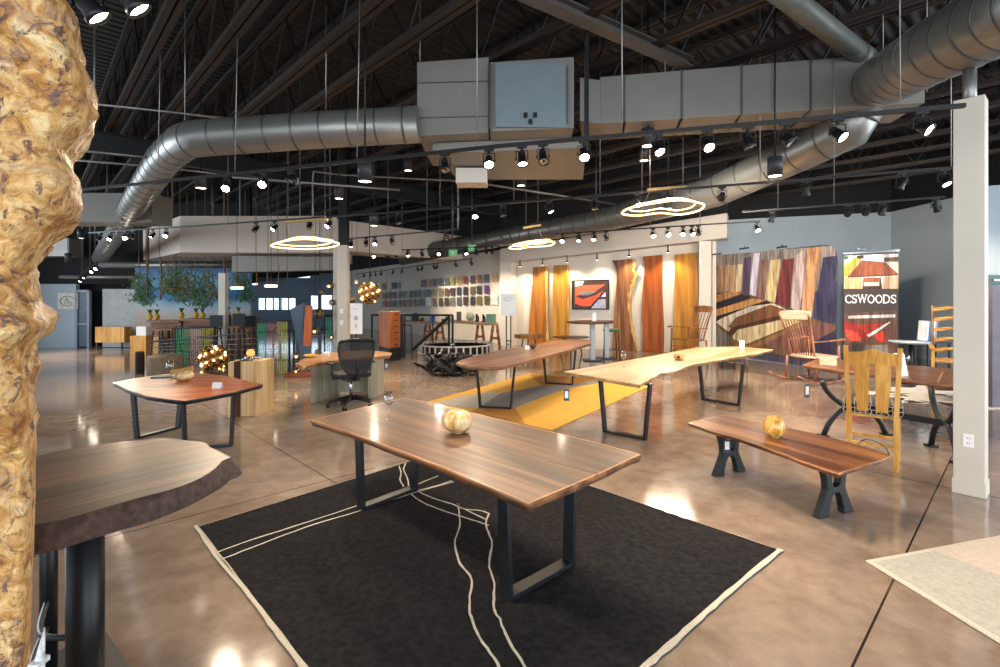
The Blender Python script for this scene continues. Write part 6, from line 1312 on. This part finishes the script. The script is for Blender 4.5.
for x0, x1, ly, lab in ((403, 450, ((425.5, 430), (437, 443)), 'long workbench behind the dark metal frame'), (455.5, 498, ((478, 482), (493, 497)), 'workbench right of the metal frame, near the easel sign')):
    t = thing('workbench', lab, 'workbench', G((x0 + x1) / 2, 342)); a, c = W(x0, 300, *TW, 1.0), W(x1, 300, *TW, 1.0); zt_ = CZ - 23 / F * ((a.y + c.y) / 2)
    b = MB(); d = (c - a); d.z = 0; nn = Vector((nS.x, nS.y, 0)) * .7; b.slab3([(a.x, a.y, zt_), (c.x, c.y, zt_), (c.x + nn.x, c.y + nn.y, zt_), (a.x + nn.x, a.y + nn.y, zt_)], (0, 0, -.08)); b.build('worktop', wood('worktop_wood', '#a8825c', '#c09a70', '#d2b088', .5, 0), t)
    for l0, l1 in ly:
        p, q = W(l0, 300, *TW, 1.2), W(l1, 300, *TW, 1.2); m_ = (p + q) / 2; b = MB()
        for s in (-1, 1): b.bar((m_.x + s * .17, m_.y, 0), (m_.x + s * .07, m_.y, zt_ - .08), .10, .06, up=(0, 1, 0))
        b.bar((m_.x - .13, m_.y, .35), (m_.x + .13, m_.y, .35), .06, .08); b.build('trestle', M['ow'], t)
def onbench(x, yb, w, h, nm, lab, col, shape='box'):
    p = W(x, yb, *TW, 1.3); p.z = CZ - 23 / F * (W(426 if x < 452 else 477, 300, *TW, 1.0).y); 
    a = W(403 if x < 452 else 455.5, 300, *TW, 1.0); c = W(450 if x < 452 else 498, 300, *TW, 1.0); p.z = CZ - 23 / F * ((a.y + c.y) / 2)
    ww = w / F * p.y; hh = h / F * p.y; b = MB()
    if shape == 'box': b.box(p + Vector((0, 0, hh / 2)), (ww, .15, hh))
    elif shape == 'disc': b.lathe([(.001, -.03), (ww / 2, -.03), (ww / 2, .03), (.001, .03)], p + Vector((0, 0, ww / 2)), 20, axis=(nS.x, nS.y, 0))
    elif shape == 'clamp': b.tube([p, p + Vector((0, 0, hh)), p + Vector((ww * .4, 0, hh * .6)), p + Vector((ww * .5, 0, 0))], .03, 6); b.box(p + Vector((0, 0, .02)), (ww, .12, .04))
    elif shape == 'machine': b.box(p + Vector((0, 0, hh * .3)), (ww, .2, hh * .6)); b.lathe([(ww * .3, 0), (ww * .28, hh * .4)], p + Vector((0, 0, hh * .6)), 12); b.box(p + Vector((ww * .3, 0, hh * .7)), (ww * .5, .1, hh * .2))
    tag(b.build(nm, flat(nm + '_paint', col, .5)), lab, nm.replace('_', ' '))
for a_ in ((415.5, 320, 7, 8, 'desk_lamp', 'black bench lamp on the left workbench', '#22302c', 'machine'), (432.5, 320, 5, 8, 'drill_press', 'small blue machine in the middle of the left workbench', '#2a6fc0', 'machine'), (422, 320, 4, 4, 'hand_tool', 'brown tool between the black lamp and blue machine', '#5a4030', 'machine'), (444.5, 320, 6, 4, 'tool_box', 'low blue box at the right end of the left workbench', '#27609f', 'box'),
           (459, 321, 4.5, 9, 'grey_board', 'grey board standing at the left end of the right workbench', '#55585e', 'box'), (470.5, 321, 9, 9, 'round_disc', 'pale green disc standing on the right workbench', '#9fae9c', 'disc'), (451 - 3, 321, 8, 9, 'round_disc', 'pale green disc behind the metal frame corner', '#a5b0a0', 'disc'), (476.5, 321, 4, 8, 'clamp', 'black clamp left of its twin on the right workbench', '#1d1f22', 'clamp'), (483, 321, 4, 8, 'clamp', 'black clamp right of its twin on the right workbench', '#1d1f22', 'clamp'), (491, 321, 10, 8.5, 'green_case', 'green case at the right end of the right workbench', '#6f9a86', 'box')): onbench(*a_)
# dark metal stair frame
fr = thing('metal_frame', 'dark metal railing frame with a diagonal brace before the workbenches', 'railing', G(428, 352)); zr = lambda y, Y: A(0, y, Y).z
for x, yb, w in ((402, 357, .09), (404.8, 357, .04), (411.5, 356.5, .05), (433, 351, .04), (449, 350, .07), (452.6, 350, .07), (372, 357, .05), (384, 357, .04)):
    p = G(x, yb); b = MB(); b.bar((p.x, p.y, 0), (p.x, p.y, zr(315, p.y) if x not in (411.5,) else zr(325, p.y)), w, w, up=(0, 1, 0)); b.build('post', flat('blue_grey_steel', '#3a444e', .45, .4) if x in (402, 411.5) else M['leg'], fr)
b = MB(); b.tube([A(371, 315, 15.0), A(402, 315, 15.1), A(452.6, 315.3, 17.1)], .035, 8); b.build('top_rail', M['leg'], fr)
b = MB(); b.bar(A(412, 350, 15.3), A(448, 318, 16.8), .06, .09); b.build('brace', M['leg'], fr)
b = MB(); b.bar(A(402, 325, 15.1), A(411.5, 325, 15.2), .04, .04); b.build('cross_rail', M['leg'], fr)
# orange drawer tower on a dark plinth
g1, g2, g3 = A(378.8, 0, 14.9), A(389.5, 0, 14.2), A(400.3, 0, 14.6); ct_ = thing('drawer_cabinet', 'orange tall narrow cabinet with six drawers left of the metal frame', 'cabinet', (g2.x, g2.y + .2, 0)); z0_, z1_ = A(0, 348, 14.3).z, A(0, 311.5, 14.3).z
b = MB(); b.prism([(g1.x, g1.y), (g2.x, g2.y), (g3.x, g3.y), (g3.x - .2, g3.y + .35), (g1.x + .1, g1.y + .35)], z0_, z1_); b.build('carcass', M['orangew'], ct_, bevel=.006)
dd_ = (g3 - g2); dd_.z = 0; nn = Vector((dd_.y, -dd_.x, 0)).normalized()
for k in range(6):
    zc = z0_ + (z1_ - z0_) * (k + .5) / 6; b = MB(); c = g2.lerp(g3, .52); c.z = zc; b.obox(c + nn * .012, dd_ * .40, nn * .012, (0, 0, (z1_ - z0_) / 12 * .86)); dr = b.build('drawer', M['orangew'], ct_, bevel=.003)
    b = MB(); b.obox(c + nn * .03, dd_ * .14, nn * .008, (0, 0, .012)); b.build('handle', M['crack'], dr)
b = MB(); b.prism([(g1.x, g1.y), (g2.x, g2.y), (g3.x, g3.y), (g3.x - .2, g3.y + .35), (g1.x + .1, g1.y + .35)], 0, z0_); tag(b.build('dark_plinth', flat('dark_plinth_paint', '#1f1a18', .6), bevel=.01), 'dark plinth under the orange drawer cabinet', 'plinth')
# lattice drum and black root bowl
c = G(456, 355); c.y += .6; c.x = (456 - CX) / F * c.y; rr_ = 37 / F * c.y; zt_ = .30; t = thing('lattice_table', 'low round black table with pale lattice rim behind the black root bowl', 'table', c)
b = MB(); b.lathe([(rr_ * .93, 0), (rr_ * .93, zt_ * .8), (rr_ * .9, zt_ * .8), (rr_ * .9, 0)], c, 40, cap=False); b.build('drum', M['black'], t)
b = MB()
for z in (.03, zt_): b.tube([c + Vector((math.cos(TAU * k / 40) * rr_, math.sin(TAU * k / 40) * rr_, z)) for k in range(40)], .025, 6, closed=True)
for k in range(34): d = Vector((math.cos(TAU * k / 34) * rr_, math.sin(TAU * k / 34) * rr_, 0)); b.bar(c + d + Vector((0, 0, .02)), c + d + Vector((0, 0, zt_)), .045, .03, up=d)
b.build('lattice', M['wall_white'], t)
c = Vector((A(453, 0, 11.8).x, 11.8, 0)); t = thing('root_bowl', 'black gnarled tree-root sculpture on the floor left of the mid-brown table', 'sculpture', c); b = MB(); random.seed(3)
for k in range(110):
    a = random.uniform(0, TAU); r0 = random.uniform(.1, .70); p = c + Vector((math.cos(a) * r0, math.sin(a) * r0 * .8, random.uniform(.0, .08) + .04)); pts = [p]
    dr_v = Vector((-math.sin(a), math.cos(a), random.uniform(.2, 1.2))).normalized() * random.choice((-1, 1)); dr_v.z = abs(dr_v.z)
    for j in range(4): p = p + dr_v * .11 + Vector((random.uniform(-.06, .06), random.uniform(-.06, .06), random.uniform(-.02, .05))); p.z = min(max(p.z, .05), .44); pts.append(p.copy())
    b.tube(smoothline(pts, 3), [random.uniform(.02, .05)] * 12 + [.012], 6)
b.build('roots', flat('black_root', '#1b1a1b', .35, 0, .5, 10, bump=.5), t); random.seed(11)
b = MB(); b.lathe([(.12, 0), (.16, .02), (.0, .021)], c + Vector((0, 0, .43)), 24); b.build('glass_top', flat('smoked_top', '#26272a', .1, 0, .1), t)
wineglass(c + Vector((0, .0, .452)), .3, 'small glass vase on the black root sculpture')
# easel sign
e_ = A(508.5, 300, 15.5); t = thing('easel_sign', 'white square notice board on a dark metal stand before the left pier', 'sign', (e_.x, 15.5, 0)); b = MB(); b.slab3([A(x, y, 15.45) for x, y in ((500.7, 315.8), (516.2, 315.8), (516.2, 293.5), (500.7, 293.5))], (0, .03, 0)); sb = b.build('notice_board', M['card'], t)
b = MB(); q = A(508.5, 299, 15.43)
b.tube([q + Vector((.13 * math.cos(a), 0, .06 * math.sin(a))) for a in [TAU * k / 20 * .85 + .3 for k in range(20)]], .006, 5); b.build('oval_emblem', M['wall_grey'], sb)
b = MB()
for x in (506.3, 510.8): q = A(x, 315, 15.5); b.bar((q.x, 15.5, 0), (q.x, 15.5, q.z + .1), .035, .035, up=(0, 1, 0))
b.box((e_.x, 15.5, .015), (.4, .35, .03)); b.build('stand', M['leg'], t)
# white notice by the inner column
t = thing('notice_stand', 'tall white printed notice on a stand right of the inner column', 'sign', (A(356, 0, 11.8).x, 11.8, 0)); b = MB(); b.slab3([A(x, y, 11.8) for x, y in ((350.2, 334), (362.2, 334), (362.2, 303.5), (350.2, 303.5))], (0, .02, 0)); sb = b.build('notice_sheet', M['card'], t)
b = MB(); q = A(356, 318, 11.78); b.sphere(q, .05, 10, (1, .1, 1.2)); b.box(A(356, 309, 11.78), (.14, .008, .012)); b.box(A(356, 326, 11.78), (.03, .008, .10)); b.build('print', M['wall_grey_dark'], sb)
b = MB(); q = A(356, 334, 11.83); b.bar((q.x, 11.83, 0), (q.x, 11.83, q.z + .3), .03, .02, up=(0, 1, 0)); b.box((q.x, 11.83, .01), (.3, .3, .02)); b.build('stand', M['black'], t)
